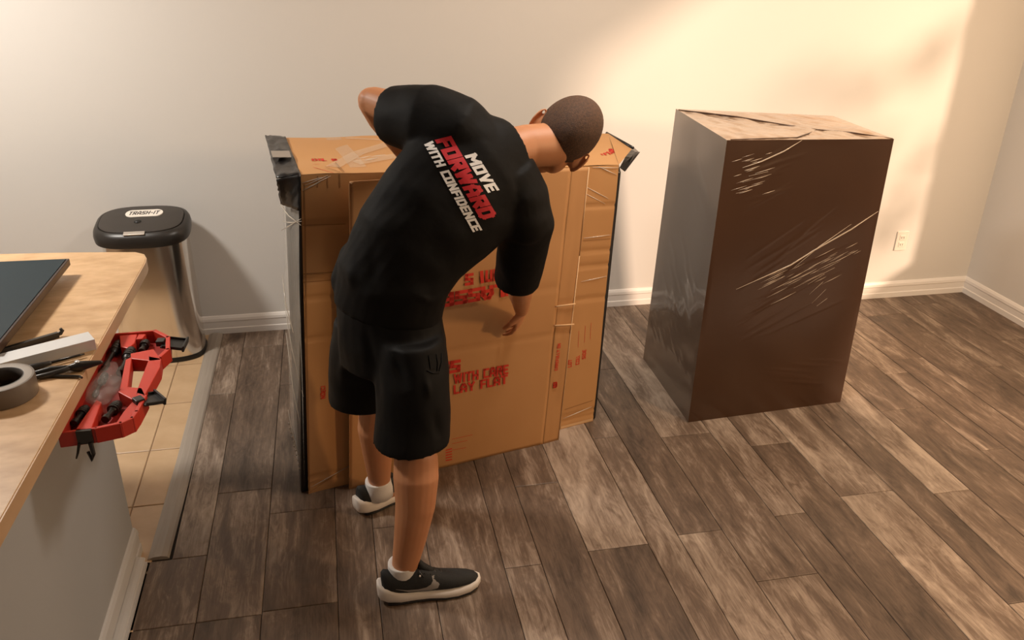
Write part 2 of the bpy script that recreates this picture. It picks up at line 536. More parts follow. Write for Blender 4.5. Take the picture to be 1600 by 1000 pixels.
def wall_strip(mb, z0, z1, off, th, xs):
    for z in (0,):
        ring = []
        for x in xs:
            y = wall_y(x) - off
            ring.append([Vector((x, y, z0)), Vector((x, y, z1)), Vector((x, y + th, z1)), Vector((x, y + th, z0))])
        mb.rings(ring)


xs = [-3.2, -1.5, 0, 1.2] + [1.75 + i * 0.1 for i in range(13)] + [X_R]
mb = MB(); wall_strip(mb, 0, 3.05, 0, 0.12, xs)
o = obj('wall_back', mb, M['wall'], kind='structure'); smooth_angle(o, 30)


def base_profile(mb, pts, nrms, h):
    prof = [(0.0, 0.0), (0.016, 0.0), (0.016, h * .30), (0.012, h * .34), (0.012, h * .66), (0.0145, h * .72), (0.0125, h * .86), (0.006, h * .97), (0.0, h)]
    mb.rings([[Vector((p[0] + n[0] * d, p[1] + n[1] * d, z)) for d, z in prof] for p, n in zip(pts, nrms)])


mb = MB()
base_profile(mb, [(x, wall_y(x)) for x in xs[:-1]] + [(X_R, YB_R)], [(0, -1)] * len(xs), 0.098)
obj('baseboard_back', mb, M['trim'], kind='structure')
mb = MB()
base_profile(mb, [(X_R, YB_R), (X_R, 3.45)], [(-1, -1), (-1, 0)], 0.098)
obj('baseboard_right', mb, M['trim'], kind='structure')

# right wall: a wide window near the corner and an unseen sloping opening shaped to limit the sun on the floor
WX = X_R + 0.06
ZC = 3.05


def wall_piece(mb, yz, x0=X_R, th=.12):
    mb.slab([Vector((x0, y, z)) for y, z in yz], (1, 0, 0), th)


AY0, AY1, AZ0, AZ1 = .95, 3.56, .42, 2.95
mb = MB()
wall_piece(mb, [(AY1, 0), (YB_R, 0), (YB_R, ZC), (AY1, ZC)])
wall_piece(mb, [(AY0, 0), (AY1, 0), (AY1, AZ0), (AY0, AZ0)])
wall_piece(mb, [(AY0, AZ1), (AY1, AZ1), (AY1, ZC), (AY0, ZC)])
wall_piece(mb, [(.85, 0), (AY0, 0), (AY0, ZC), (.85, ZC)])
wall_piece(mb, [(-3.6, 2.45), (-2.6, 2.13), (-1.2, 1.52), (0.0, 1.06), (.85, .74), (.85, ZC), (-3.6, ZC)])
wall_piece(mb, [(-4.2, 0), (-3.6, 0), (-3.6, ZC), (-4.2, ZC)])
obj('wall_right', mb, M['wall'], kind='structure')
mb = MB(); f = .05; ym, zm = (AY0 + AY1) / 2, (AZ0 + AZ1) / 2
mb.box((WX, AY0 + f / 2, zm), (.08, f, AZ1 - AZ0)); mb.box((WX, AY1 - f / 2, zm), (.08, f, AZ1 - AZ0))
mb.box((WX, ym, AZ1 - f / 2), (.08, AY1 - AY0, f)); mb.box((WX, ym, AZ0 + f / 2), (.08, AY1 - AY0, f))
obj('window_1', mb, M['trim'], kind='structure', bevel=.004)
mb = MB(); mb.box((0.28, 0.0, 3.09), (7.0, 8.6, 0.08)); obj('ceiling', mb, M['wall'], kind='structure')

# ------------------------------------------------------------------ floor: planks and tiles, each its own piece
mb = MB(); mb.box((0.28, 1.4, -0.03), (7.0, 5.6, 0.05))
floor = obj('floor', mb, M['under'], kind='structure')
ORG[floor] = Vector((0, 0, 0))


def plank(x0, x1, y0, y1, tone):
    g = 0.0011; e = 0.0022; z = 0.0
    org = Vector(((x0 + x1) / 2, (y0 + y1) / 2, z))
    hx, hy = (x1 - x0) / 2, (y1 - y0) / 2
    vs = [(-hx + g, -hy + g, -.006), (hx - g, -hy + g, -.006), (hx - g, hy - g, -.006), (-hx + g, hy - g, -.006),
          (-hx + g, -hy + g, -e * .6), (hx - g, -hy + g, -e * .6), (hx - g, hy - g, -e * .6), (-hx + g, hy - g, -e * .6),
          (-hx + g + e, -hy + g + e, 0), (hx - g - e, -hy + g + e, 0), (hx - g - e, hy - g - e, 0), (-hx + g + e, hy - g - e, 0)]
    fs = [(0, 1, 5, 4), (1, 2, 6, 5), (2, 3, 7, 6), (3, 0, 4, 7), (4, 5, 9, 8), (5, 6, 10, 9), (6, 7, 11, 10), (7, 4, 8, 11), (8, 9, 10, 11)]
    me = bpy.data.meshes.new('plank'); me.from_pydata(vs, [], fs)
    me.materials.append(M['plank'])
    o = bpy.data.objects.new('plank', me); COL.objects.link(o)
    o.parent = floor; o.location = org
    o.color = (tone, tone, tone, 1)


COLX = [-.626, -.513, -.318, -.086, .043, .22, .462, .589, .76, .979, 1.098, 1.266, 1.49, 1.615, 1.793, 2.02, 2.16, 2.32, 2.55, 2.675, 2.85, 3.08, 3.205, 3.38, 3.64]
# joints measured from the photograph, nearest first; tones per piece, 0.5 = mean
JOINT = {0: [2.10, 2.412, 3.52], 1: [2.10, 2.758, 3.98], 2: [2.11, 2.60, 3.56], 3: [1.5, 2.72], 4: [2.45, 3.6], 5: [1.72, 2.95], 6: [2.163, 3.38],
         7: [1.35, 2.60, 3.7], 8: [2.195, 3.42], 9: [1.62, 2.87], 10: [2.22, 3.45], 11: [1.95, 2.83], 12: [2.255, 3.47], 13: [1.5, 2.70, 3.92],
         14: [2.32, 3.55], 15: [1.705, 3.11], 16: [2.27, 3.5], 17: [1.95, 2.86, 4.0], 18: [2.5, 3.17], 19: [2.1, 3.3], 20: [1.7, 2.6, 3.8], 21: [2.3, 3.15],
         22: [2.7, 3.9], 23: [2.2, 3.4]}
TONE = {0: [.42, .50, .54, .56], 1: [.40, .50, .42, .5], 2: [.36, .50, .40, .44], 3: [.36, .40, .42], 4: [.46, .52, .5], 5: [.46, .44, .50],
        6: [.50, .50, .52], 7: [.46, .46, .44, .5], 8: [.36, .76, .55], 9: [.52, .55, .5], 10: [.74, .36, .50], 11: [.50, .42, .62],
        12: [.40, .60, .5], 13: [.42, .40, .56, .5], 14: [.64, .60, .48], 15: [.60, .44, .5], 16: [.48, .72, .5], 17: [.50, .42, .5, .5],
        18: [.5, .44, .62], 19: [.48, .42, .5], 20: [.52, .46, .44, .5], 21: [.5, .46, .52], 22: [.48, .44, .5], 23: [.5, .46, .5]}
for i in range(len(COLX) - 1):
    cuts = [0.95] + JOINT[i] + [4.17 if COLX[i] < 1.9 else (4.10 if COLX[i] < 2.4 else 4.03)]
    for k in range(len(cuts) - 1):
        if cuts[k + 1] - cuts[k] > .02:
            plank(-.735 if i == 0 and cuts[k + 1] < 2.45 else COLX[i], COLX[i + 1], cuts[k], cuts[k + 1], TONE[i][k] + random.uniform(-.02, .02))

TS = 0.371
tile_me = None
for i in range(3):
    for j in range(7):
        x1 = -0.69 if i == 0 else -0.808 - (i - 1) * TS; x0 = -0.808 - i * TS
        y0 = 2.73 + (j - 2) * TS; y1 = min(y0 + TS, 4.17)
        if y1 - y0 < .03:
            continue
        g = .002; e = .003
        cx, cy = (x0 + x1) / 2, (y0 + y1) / 2; hx, hy = (x1 - x0) / 2 - g, (y1 - y0) / 2 - g
        vs = [(-hx, -hy, -.006), (hx, -hy, -.006), (hx, hy, -.006), (-hx, hy, -.006), (-hx, -hy, -.0015), (hx, -hy, -.0015), (hx, hy, -.0015), (-hx, hy, -.0015),
              (-hx + e, -hy + e, 0), (hx - e, -hy + e, 0), (hx - e, hy - e, 0), (-hx + e, hy - e, 0)]
        fs = [(0, 1, 5, 4), (1, 2, 6, 5), (2, 3, 7, 6), (3, 0, 4, 7), (4, 5, 9, 8), (5, 6, 10, 9), (6, 7, 11, 10), (7, 4, 8, 11), (8, 9, 10, 11)]
        me = bpy.data.meshes.new('tile'); me.from_pydata(vs, [], fs); me.materials.append(M['tile'])
        t = bpy.data.objects.new('tile', me); COL.objects.link(t); t.parent = floor; t.location = (cx, cy, 0)
mb = MB(); mb.box((-1.95, 3.0, -.0052), (2.52, 2.4, .004)); obj('grout', mb, M['grout'], floor)

# metal / vinyl strip between tile and planks
mb = MB()
prof = [(-.695, 0), (-.693, .004), (-.675, .010), (-.650, .011), (-.632, .007), (-.626, .001), (-.626, -.004), (-.695, -.004)]
mb.rings([[Vector((x - .010 * (y < 3), y, z)) for x, z in prof] for y in (2.42, 3.0, 3.6, 4.155)])
obj('trim_1', mb, M['strip'], kind='structure')

# ------------------------------------------------------------------ half wall carrying the worktop
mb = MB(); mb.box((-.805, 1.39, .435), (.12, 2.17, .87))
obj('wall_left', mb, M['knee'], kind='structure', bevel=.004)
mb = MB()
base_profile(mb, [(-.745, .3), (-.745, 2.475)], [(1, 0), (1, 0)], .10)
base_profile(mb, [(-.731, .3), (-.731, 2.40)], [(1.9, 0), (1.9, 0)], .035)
obj('baseboard_left', mb, mat('shaded_trim_paint', (.58, .565, .545), .45), kind='structure')  # white trim darkened to carry the half wall's shade

# counter top
ctop = root('countertop', (-1.0, 2.0, .87), 'tan stone-look laminate worktop on the white half wall, with tools and tape lying on it', 'countertop')
ox = -.640
poly = [(-1.9, .6), (-.692, .6), (-.668, 1.46), (ox, 2.82), (ox - .004, 2.86), (ox - .018, 2.90), (ox - .05, 2.925), (-.90, 2.955), (-1.25, 2.985), (-1.9, 2.99)]
mb = MB(); mb.prism(poly, .874, .910)
obj('worktop', mb, M['counter'], ctop, bevel=.0015)
mb = MB()
inner = poly[1:9]
rg = []
for k, p in enumerate(inner):
    a = Vector(inner[max(k - 1, 0)]); b = Vector(inner[min(k + 1, len(inner) - 1)]); d = (b - a).normalized(); n = Vector((d.y, -d.x))
    q = Vector(p)
    rg.append([Vector((q.x, q.y, .870)), Vector((q.x + n.x * .003, q.y + n.y * .003, .870)), Vector((q.x + n.x * .003, q.y + n.y * .003, .9085)), Vector((q.x, q.y, .9085))])
mb.rings(rg)
obj('edge_band', mb, M['counter_edge'], ctop)

mb = MB(); mb.box((-3.26, 1.5, 1.525), (.12, 5.4, 3.05)); obj('wall_kitchen', mb, M['wall'], kind='structure')
# outlet
oy = wall_y(3.12) - .001
oc = at(1408, 376, y=oy)
ot = root('wall_outlet', oc, 'white electrical outlet low on the sunlit wall right of the tall dark parcel', 'outlet')
mb = MB(); mb.box(oc + Vector((0, -.003, 0)), (.072, .006, .115)); obj('plate', mb, M['plate'], ot, bevel=.002)
for s in (-1, 1):
    mb = MB(); mb.box(oc + Vector((0, -.007, s * .021)), (.034, .003, .029)); obj('socket', mb, M['plate'], ot, bevel=.004)
    for dx in (-.007, .007):
        mb = MB(); mb.box(oc + Vector((dx, -.0088, s * .021)), (.0025, .001, .010)); obj('slot', mb, M['slot'], ot)

# ================================================================== TRASH BIN
BC = Vector((-.885, 4.005, 0))


def srect(c, a, b, z, n=56, p=3.0):
    out = []
    for k in range(n):
        t = 2 * math.pi * k / n; ct, st = math.cos(t), math.sin(t)
        out.append(Vector((c.x + a * math.copysign(abs(ct) ** (2 / p), ct), c.y + b * math.copysign(abs(st) ** (2 / p), st), z)))
    return out


bin_ = root('trash_bin', BC, 'stainless steel trash bin with a black lid, against the wall beyond the worktop', 'trash bin')
mb = MB(); mb.rings([srect(BC, .192, .133, .02), srect(BC, .190, .131, .3), srect(BC, .186, .127, .628)])
obj('body', mb, M['steel'], bin_, smooth=False); smooth_angle(bpy.data.objects[-1] if False else COL.objects[-1], 50)
mb = MB(); mb.rings([srect(BC, .196, .137, 0), srect(BC, .197, .138, .012), srect(BC, .194, .135, .024)])
o = obj('base_ring', mb, M['blackp'], bin_); smooth_angle(o, 50)
LC = BC + Vector((0, -.015, 0))


def tilt(mb_):
    """the lid rises gently towards the wall"""
    for p in mb_.v:
        p.z += (p.y - (LC.y - .15)) * .15
    return mb_


mb = MB()
mb.rings([srect(LC, .196, .146, .598), srect(LC, .206, .156, .602), srect(LC, .209, .159, .626), srect(LC, .206, .156, .645), srect(LC, .198, .148, .660), srect(LC, .186, .137, .666), srect(LC, .182, .133, .663), srect(LC, .10, .06, .663)])
o = obj('lid', tilt(mb), M['lid'], bin_); smooth_angle(o, 45)
mb = MB()
mb.rings([srect(LC, .180, .131, .661), srect(LC, .180, .131, .668), srect(LC, .174, .125, .671), srect(LC, .08, .05, .674), srect(LC, .01, .006, .675)])
flap = obj('lid_flap', tilt(mb), M['lid2'], bin_); smooth_angle(flap, 45)
mb = MB()
lc = LC + Vector((.006, .040, 0))
st = []
for k in range(32):
    t = 2 * math.pi * k / 32
    st.append((lc.x + math.copysign(.050, math.cos(t)) + .032 * math.cos(t), lc.y + .034 * math.sin(t)))
mb.prism(st, .6735, .6775)
obj('label_plate', tilt(mb), M['label'], bin_, bevel=.0005)
obj('lettering', tilt(text_on_plane('TRASH-IT', (lc.x - .066, lc.y - .018, .6775), (1, 0, 0), (0, 1, 0), .036, .132, shear=.2, lift=.0006, th=.17)), M['ink'], bin_, recalc=False)
mb = MB(); mb.lathe([(.001, .682), (.012, .681), (.016, .677), (.016, .671)], (LC.x - .012, LC.y - .040, 0), 20); obj('sensor_button', tilt(mb), M['blackp'], bin_, smooth=True)
mb = MB(); mb.box((LC.x - .012, LC.y - .141, .6675), (.090, .022, .006), Matrix.Rotation(math.radians(14), 3, 'X')); obj('lid_latch', tilt(mb), M['silver'], bin_, bevel=.002)

# ================================================================== COUNTER ITEMS
CZ = .910
# flat panel lying on its back housing
p_far = at(108, 402, z=CZ + .058); p_rt = at(-60, 607, z=CZ + .058)
dv = (p_far - p_rt); dv.z = 0; dv.normalize(); nv = Vector((-dv.y, dv.x, 0))   # nv points away from the room (left)
wl = .62
pf = [p_far, p_far + nv * .62, p_far + nv * .62 - dv * wl, p_far - dv * wl]
ctr = sum(pf, Vector()) / 4
pan = root('flat_panel', Vector((ctr.x, ctr.y, CZ)), 'dark blue flat panel with a brown-black rim lying on the far left of the worktop', 'panel')
mb = MB(); mb.slab([p + Vector((0, 0, -.026)) for p in pf], (0, 0, 1), .022); obj('rim', mb, M['paneledge'], pan, bevel=.002)
ins = .010
pin = [ctr + (p - ctr) * .975 for p in pf]
mb = MB(); mb.slab([p + Vector((0, 0, -.004)) for p in pin], (0, 0, 1), .002); obj('face', mb, M['panel'], pan)
pin = [ctr + (p - ctr) * .80 for p in pf]
mb = MB(); mb.slab([Vector((p.x, p.y, CZ)) for p in pin], (0, 0, 1), .034); obj('back_housing', mb, M['blackp'], pan, bevel=.004)

# dark rod
a = at(97, 520, z=CZ + .010); b = at(-8, 551, z=CZ + .010)
rod = root('pry_bar', Vector((a.x, a.y, CZ)), 'thin dark metal bar with a hooked tip, behind the silver profile on the worktop', 'tool')
d = (b - a).normalized()
mb = MB(); s_ = Vector((-d.y, d.x, 0))
mb.rings([[p + s_ * .006 + Vector((0, 0, h)), p - s_ * .006 + Vector((0, 0, h)), p - s_ * .006 + Vector((0, 0, -.009)), p + s_ * .006 + Vector((0, 0, -.009))] for p, h in ((a + d * .010, .006), (a.lerp(b, .5), .006), (b, .006))])
obj('shaft', mb, M['tool'], rod, bevel=.001)
mb = MB(); mb.tube([a + d * .013, a + d * .004, a - d * .002 + Vector((0, 0, .006)), a + d * .002 + Vector((0, 0, .013))], [.006, .006, .005, .004], 10); obj('hook', mb, M['tool'], rod, smooth=True)

# silver profile
e1 = at(142, 517, z=CZ + .030); e2 = at(148, 530, z=CZ + .030); e0 = at(0, 568, z=CZ + .030)
dd = (e0 - e2).normalized(); sd = Vector((-dd.y, dd.x, 0))
if sd.dot(e1 - e2) < 0:
    sd = -sd
Wd = (e1 - e2).dot(sd)
pr = root('metal_profile', Vector((e2.x, e2.y, CZ)), 'pale silver square metal profile pointing at the red case, on the worktop', 'metal bar')
mb = MB()
t_ = .003
sec = [(0, 0), (0, .030), (Wd, .030), (Wd, .0), (Wd - t_, 0), (Wd - t_, .030 - t_), (t_, .030 - t_), (t_, 0)]
mb.rings([[e2 + dd * s + sd * q + Vector((0, 0, z - .030)) for q, z in sec] for s in (0, .55)])
obj('channel', mb, M['alu'], pr, bevel=.0008)
mb = MB(); mb.box(e2 + dd * .005 + sd * Wd / 2 + Vector((0, 0, -.0165)), (.008, Wd - .008, .024), Matrix.Rotation(math.atan2(dd.y, dd.x), 3, 'Z')); obj('end_plug', mb, M['label'], pr)

# pliers
pa = at(158, 566, z=CZ + .014); pb = at(44, 586, z=CZ + .008)
d = (pa - pb).normalized(); s_ = Vector((-d.y, d.x, 0)); L_ = (pa - pb).length
pl = root('pliers', Vector((pb.x, pb.y, CZ)), 'black handled pliers reaching over the worktop edge towards the red case', 'pliers')
mb = MB(); mb.limb([pb, pb + d * L_ * .3 + s_ * .012, pb + d * L_ * .55 + s_ * .004], [.006, .007, .006], 10); obj('handle', mb, M['blacks'], pl, smooth=True)
mb = MB(); mb.limb([pb - s_ * .022 + d * .01, pb + d * L_ * .3 - s_ * .018, pb + d * L_ * .55 - s_ * .004], [.006, .007, .006], 10); obj('handle', mb, M['blacks'], pl, smooth=True)
mb = MB(); mb.limb([pb + d * L_ * .55, pb + d * L_ * .68, pb + d * L_ * .8, pb + d * L_], [.008, .014, .011, .005], 10); obj('jaws', mb, M['tool'], pl, smooth=True)
mb = MB(); mb.lathe([(.0005, .0145), (.006, .0145), (.006, .010)], pb + d * L_ * .68, 16); obj('pivot', mb, M['alu'], pl, smooth=True)
# screwdriver lying between profile and pliers
sa = at(132, 553, z=CZ + .009); sb = at(40, 577, z=CZ + .009)
d = (sa - sb).normalized(); L_ = (sa - sb).length
sdv = root('screwdriver', Vector((sb.x, sb.y, CZ)), 'dark screwdriver tucked between the silver profile and the pliers', 'screwdriver')
mb = MB(); mb.limb([sb, sb + d * L_ * .15, sb + d * L_ * .4], [.009, .009, .006], 12); obj('handle', mb, M['blacks'], sdv, smooth=True)
mb = MB(); mb.tube([sb + d * L_ * .4, sb + d * L_ * .9, sb + d * L_], [.004, .0035, .0022], 8); obj('shank', mb, M['tool'], sdv, smooth=True)
# thin hex key
ha = at(128, 588, z=CZ + .005); hb = at(46, 589, z=CZ + .005)
d = (ha - hb).normalized()
mb = MB(); mb.tube([hb + Vector((0, 0.0, 0)), hb.lerp(ha, .4) + Vector((0, .004, 0)), ha - d * .006, ha + Vector((.002, -.008, 0))], [.0045, .0045, .0035, .003], 6)
obj('hex_key', mb, M['tool'], None, label='thin grey steel rod beside the tape roll, nearest the viewer among the loose tools', cat='tool', loc=(hb.x, hb.y, CZ))

# duct tape roll
tc_ = at(-2, 590, z=CZ + .05)
tr = root('duct_tape', Vector((tc_.x, tc_.y, CZ)), 'brownish grey roll of duct tape standing flat on the worktop', 'tape roll')
mb = MB(); mb.lathe([(.052, .001), (.0745, .001), (.0755, .003), (.0755, .047), (.0745, .0495), (.070, .050)], (tc_.x, tc_.y, CZ), 56); o = obj('tape_band', mb, M['tape'], tr); smooth_angle(o, 40)
mb = MB(); mb.lathe([(.0705, .0498), (.056, .0502), (.052, .0495)], (tc_.x, tc_.y, CZ), 56); o = obj('side_face', mb, M['tapecore'], tr, smooth=True)
mb = MB(); mb.lathe([(.0525, .0500), (.050, .0500), (.050, .001), (.0525, .001)], (tc_.x, tc_.y, CZ), 56); o = obj('core', mb, M['slot'], tr, smooth=True)

# ================================================================== RED CASE hooked onto the worktop edge
ZT = .862; ZB = .822


def cp(u, v, z=ZT):
    p = at(u, v, z=z); return (p.x, p.y)


XE = -.6395     # the case leans against the worktop's edge
case = root('tool_case', Vector((-.58, 2.1, ZB)), 'open red plastic tool case hanging beside the worktop edge, black latches folded out', 'tool case')
out = [(XE - .03, 1.845), (XE - .03, 2.372), cp(242, 516), cp(262, 526), cp(262, 545), cp(250, 556), cp(251, 570), cp(243, 590), cp(232, 607), cp(226, 618), cp(213, 642), cp(206, 652), cp(188, 660), cp(150, 668)]
out = [(min(x, -.49) if False else x, y) for x, y in out]
# floor of the tray without the grip
tray = [out[0], out[1], out[2], out[3], out[4], cp(237, 560), cp(205, 560), cp(186, 614), cp(205, 610), cp(226, 618), out[10], out[11], out[12], out[13]]
mb = MB(); mb.prism(tray, ZB, ZB + .006); obj('tray_floor', mb, M['redcase2'], case)


def wallstrip(mb, pts, th, z0, z1, closed=False):
    n = len(pts)
    for i in range(n if closed else n - 1):
        a = Vector(pts[i]); b = Vector(pts[(i + 1) % n]); d = (b - a).normalized(); q = Vector((-d.y, d.x)) * th / 2
        a2 = a - d * th * .4; b2 = b + d * th * .4
        mb.prism([(a2.x - q.x, a2.y - q.y), (b2.x - q.x, b2.y - q.y), (b2.x + q.x, b2.y + q.y), (a2.x + q.x, a2.y + q.y)], z0, z1)


mb = MB()
wallstrip(mb, [out[13], out[0], out[1], out[2]], .007, ZB, ZT)
wallstrip(mb, [out[2], out[3], out[4], cp(250, 556)], .012, ZB, ZT)
wallstrip(mb, [cp(226, 618), out[10], out[11], out[12], out[13]], .010, ZB, ZT)
obj('rim', mb, M['redcase'], case, bevel=.0015)
mb = MB()   # carrying grip round the hand hole
mb.prism([cp(231, 556), cp(252, 560), cp(250, 574), cp(226, 618), cp(212, 614), cp(232, 562)], ZB + .004, ZT)
mb.prism([cp(204, 552), cp(240, 545), cp(252, 562), cp(236, 564), cp(204, 560)], ZB + .004, ZT)
mb.prism([cp(184, 612), cp(197, 604), cp(222, 606), cp(228, 618), cp(206, 624)], ZB + .004, ZT)
mb.prism([cp(196, 562), cp(206, 557), cp(200, 604), cp(186, 612)], ZB + .004, ZT)
obj('grip', mb, M['redcase'], case, bevel=.002)
mb = MB()   # raised lands between the wells
mb.prism([cp(186, 522), cp(214, 520), cp(210, 534), cp(200, 542), cp(188, 540)], ZB + .006, ZT - .004)
mb.prism([cp(216, 520), cp(228, 520), cp(222, 527), cp(212, 528)], ZB + .006, ZT - .004)
mb.prism([cp(150, 622), cp(158, 626), cp(143, 666), cp(118, 668), cp(130, 650)], ZB + .006, ZT - .004)
mb.prism([cp(206, 624), cp(216, 632), cp(205, 650), cp(180, 658), cp(192, 640)], ZB + .006, ZT - .006)
split_pieces(obj('divider', mb, M['redcase'], case, bevel=.002))
for (u0, v0), (u1, v1) in (((247, 535), (292, 540)), ((212, 628), (252, 622))):
    a = at(u0, v0, z=ZT - .004); b = at(u1, v1, z=ZT - .018)
    d = (b - a); d.z = 0; L_ = d.length; d.normalize(); s_ = Vector((-d.y, d.x, 0))
    dn = (b - a).normalized()
    mb = MB()
    mb.box(a + dn * .008 + Vector((0, 0, .002)), (.022, .026, .016), Matrix((d, s_, (0, 0, 1))).transposed())
    R = Matrix((dn, s_, dn.cross(s_))).transposed()
    mb.box(a + dn * (L_ * .55), (L_ * .8, .062, .004), R)
    mb.box(a + dn * (L_ * .97) + Vector((0, 0, .004)), (.006, .066, .018), R)
    mb.box(a + dn * (L_ * .6) + s_ * .030 + Vector((0, 0, .004)), (L_ * .75, .004, .008), R)
    mb.box(a + dn * (L_ * .6) - s_ * .030 + Vector((0, 0, .004)), (L_ * .75, .004, .008), R)
    obj('latch', mb, M['blackp'], case, bevel=.0015)
# dark metal hanger under the near end
hg = at(131, 679, z=ZT - .01)
mb = MB()
mb.box(hg + Vector((0, .004, -.008)), (.034, .010, .036))
mb.tube([hg + Vector((.010, .0, -.024)), hg + Vector((.014, -.008, -.05)), hg + Vector((.008, -.008, -.068)), hg + Vector((.002, -.004, -.045))], [.006, .005, .004, .004], 8)
mb.tube([hg + Vector((-.014, .0, -.022)), hg + Vector((-.020, -.006, -.045)), hg + Vector((-.026, -.006, -.060))], [.004, .003, .002], 8)
obj('hanger_clip', mb, M['tool'], case, bevel=.001)

well = ZB + .006
tools = [('socket_tool', (187, 534), (163, 575), .013, 'ribbed dark driver in the case, far inner well'),
         ('socket_tool', (206, 545), (188, 583), .015, 'thick black handle lying lengthwise in the middle of the red case'),
         ('socket_tool', (229, 533), (221, 549), .013, 'short black bit holder by the far latch in the red case'),
         ('socket_tool', (136, 636), (115, 662), .013, 'dark driver bit in the near inner well of the red case'),
         ('socket_tool', (186, 629), (164, 656), .014, 'black ratchet head in the near outer well of the red case'),
         ('socket_tool', (165, 584), (148, 618), .010, 'slim dark bit under the clear bag in the red case')]
for nm, (u0, v0), (u1, v1), r, lb in tools:
    a = at(u0, v0, z=well + r + .001); b = at(u1, v1, z=well + r + .001); d = (b - a).normalized(); L_ = (b - a).length
    rt = root(nm, Vector((a.x, a.y, well)), lb, 'tool')
    mb = MB(); mb.limb([a + d * r, a + d * L_ * .3, a + d * L_ * .42], [r, r, r * .8], 14); obj('handle', mb, M['blackp'], rt, smooth=True)
    mb = MB(); mb.tube([a + d * L_ * .42, a + d * L_ * .85, a + d * L_ * .86, b], [r * .5, r * .5, r * .75, r * .7], 12); o = obj('shank', mb, M['tool'], rt); smooth_angle(o)
    mb = MB()
    for q in (.1, .18, .26):
        mb.tube([a + d * (r + L_ * q - .002), a + d * (r + L_ * q + .002)], [r * 1.06, r * 1.06], 14)
    o = obj('grip_ring', mb, M['blacks'], rt)
# clear bag
mb = MB()
b0 = [at(u, v, z=ZT + .004) for u, v in ((170, 562), (182, 566), (188, 580), (190, 592), (184, 606), (168, 622), (150, 630), (132, 620), (136, 606), (150, 588))]
bc = sum(b0, Vector()) / len(b0)
me_r = []
for f_, h in ((1.0, -.012), (1.0, 0.0), (.8, .006), (.45, .010), (.1, .006)):
    me_r.append([bc + (p - bc) * f_ + Vector((0, 0, h + random.uniform(-.003, .003))) for p in b0])
mb.rings(me_r)
obj('plastic_bag', mb, M['bag'], None, smooth=True, label='crumpled clear plastic bag of bits lying in the red case', cat='bag', loc=(bc.x, bc.y, bc.z - .012))

# ================================================================== BROWN WRAPPED BOX
FBL = Vector((-.182, 2.695, 0)); FBR = Vector((1.022, 3.005, 0))
FTL = at(470, 273, z=1.207); FTR = at(967, 258, z=1.140)
BTL = at(446, 215, z=1.207); BTR = at(950, 209, z=1.160)
BBL = Vector((-.245, 3.19, 0)); BBR = Vector((.965, 3.50, 0))
bx = root('wrapped_carton', Vector((.4, 3.1, 0)), 'wide brown cardboard carton taped and film wrapped, behind the bending man', 'box')
card_n = (FBR - FBL).cross(FTL - FBL).normalized()


def face_disp(s, t):
    d = .004 * noise.noise(Vector((s * 5, t * 4, 1.3))) + .003 * noise.noise(Vector((s * 14, t * 3, 7)))
    for c in (.03, .52, .645, .70, .86):
        d -= .0045 * math.exp(-((t - c - .004 * math.sin(s * 9)) / .006) ** 2)
    d -= .004 * math.exp(-((t - .055) / .006) ** 2)
    return d


def top_disp(s, t):
    return .006 * noise.noise(Vector((s * 6, t * 3, 3.1))) + .008 * math.sin(math.pi * s) * math.sin(math.pi * t)


mb = MB()
grid_face(mb, FBL, FBR, FTR, FTL, 90, 110, face_disp)
front_mb = mb
obj('front_board', mb, M['card'], bx, smooth=True, recalc=False)
mb = MB(); grid_face(mb, FTL, FTR, BTR, BTL, 60, 24, top_disp); top_mb = mb; obj('top_board', mb, M['card'], bx, smooth=True, recalc=False)
mb = MB(); grid_face(mb, FTR + Vector((0, 0, .0015)), at(987, 233, z=1.150), BTR + Vector((0, 0, .0015)), BTR.lerp(FTR, .5) + Vector((0, 0, .003)), 8, 8); obj('top_flap', mb, M['card'], bx, smooth=True, recalc=False)
# the black liner that shows at both sides and behind
L3 = [FBL, FBR, FTR, FTL]; B3 = [BBL, BBR, BTR, BTL]
mb = MB()
sh = Vector((-.012, .010, 0))
k = [FBL + Vector((-.028, .012, .0)), FBR + Vector((.016, .014, .0)), FTR + Vector((.018, .02, -.03)), FTL + Vector((-.008, .02, -.01))]
kb = [BBL, BBR + Vector((.02, 0, 0)), BTR + Vector((.02, 0, -.012)), BTL + Vector((-.012, 0, -.012))]
mb.add(k + kb, [(0, 1, 2, 3), (4, 7, 6, 5), (0, 3, 7, 4), (1, 5, 6, 2), (3, 2, 6, 7), (0, 4, 5, 1)])
obj('liner', mb, M['liner'], bx, bevel=.006)
# black folded corner strip along the left top edge
mb = MB()
q0 = at(415, 213, z=1.212); q1 = at(446, 213, z=1.214); q2 = at(470, 272, z=1.212); q3 = at(432, 280, z=1.195)
grid_face(mb, q3, q2, q1, q0, 8, 24, lambda s, t: .008 * noise.noise(Vector((s * 5, t * 9, 2))) + .006 * (1 - s))
g2 = at(440, 318, z=1.10); g3 = at(470, 330, z=1.10)
grid_face(mb, g2, g3, q2, q3, 8, 10, lambda s, t: .006 * noise.noise(Vector((s * 5, t * 9, 5))))
o = obj('corner_wrap', mb, M['liner'], bx, smooth=True)
sd_ = o.modifiers.new('s', 'SOLIDIFY'); sd_.thickness = .004
mb = MB()
mb.add([at(423, 236, z=1.222), at(452, 236, z=1.223), at(455, 246, z=1.222), at(426, 246, z=1.221)], [(0, 1, 2, 3)])
o = obj('tape_piece', mb, M['tapecore'], bx); s2_ = o.modifiers.new('s', 'SOLIDIFY'); s2_.thickness = .001
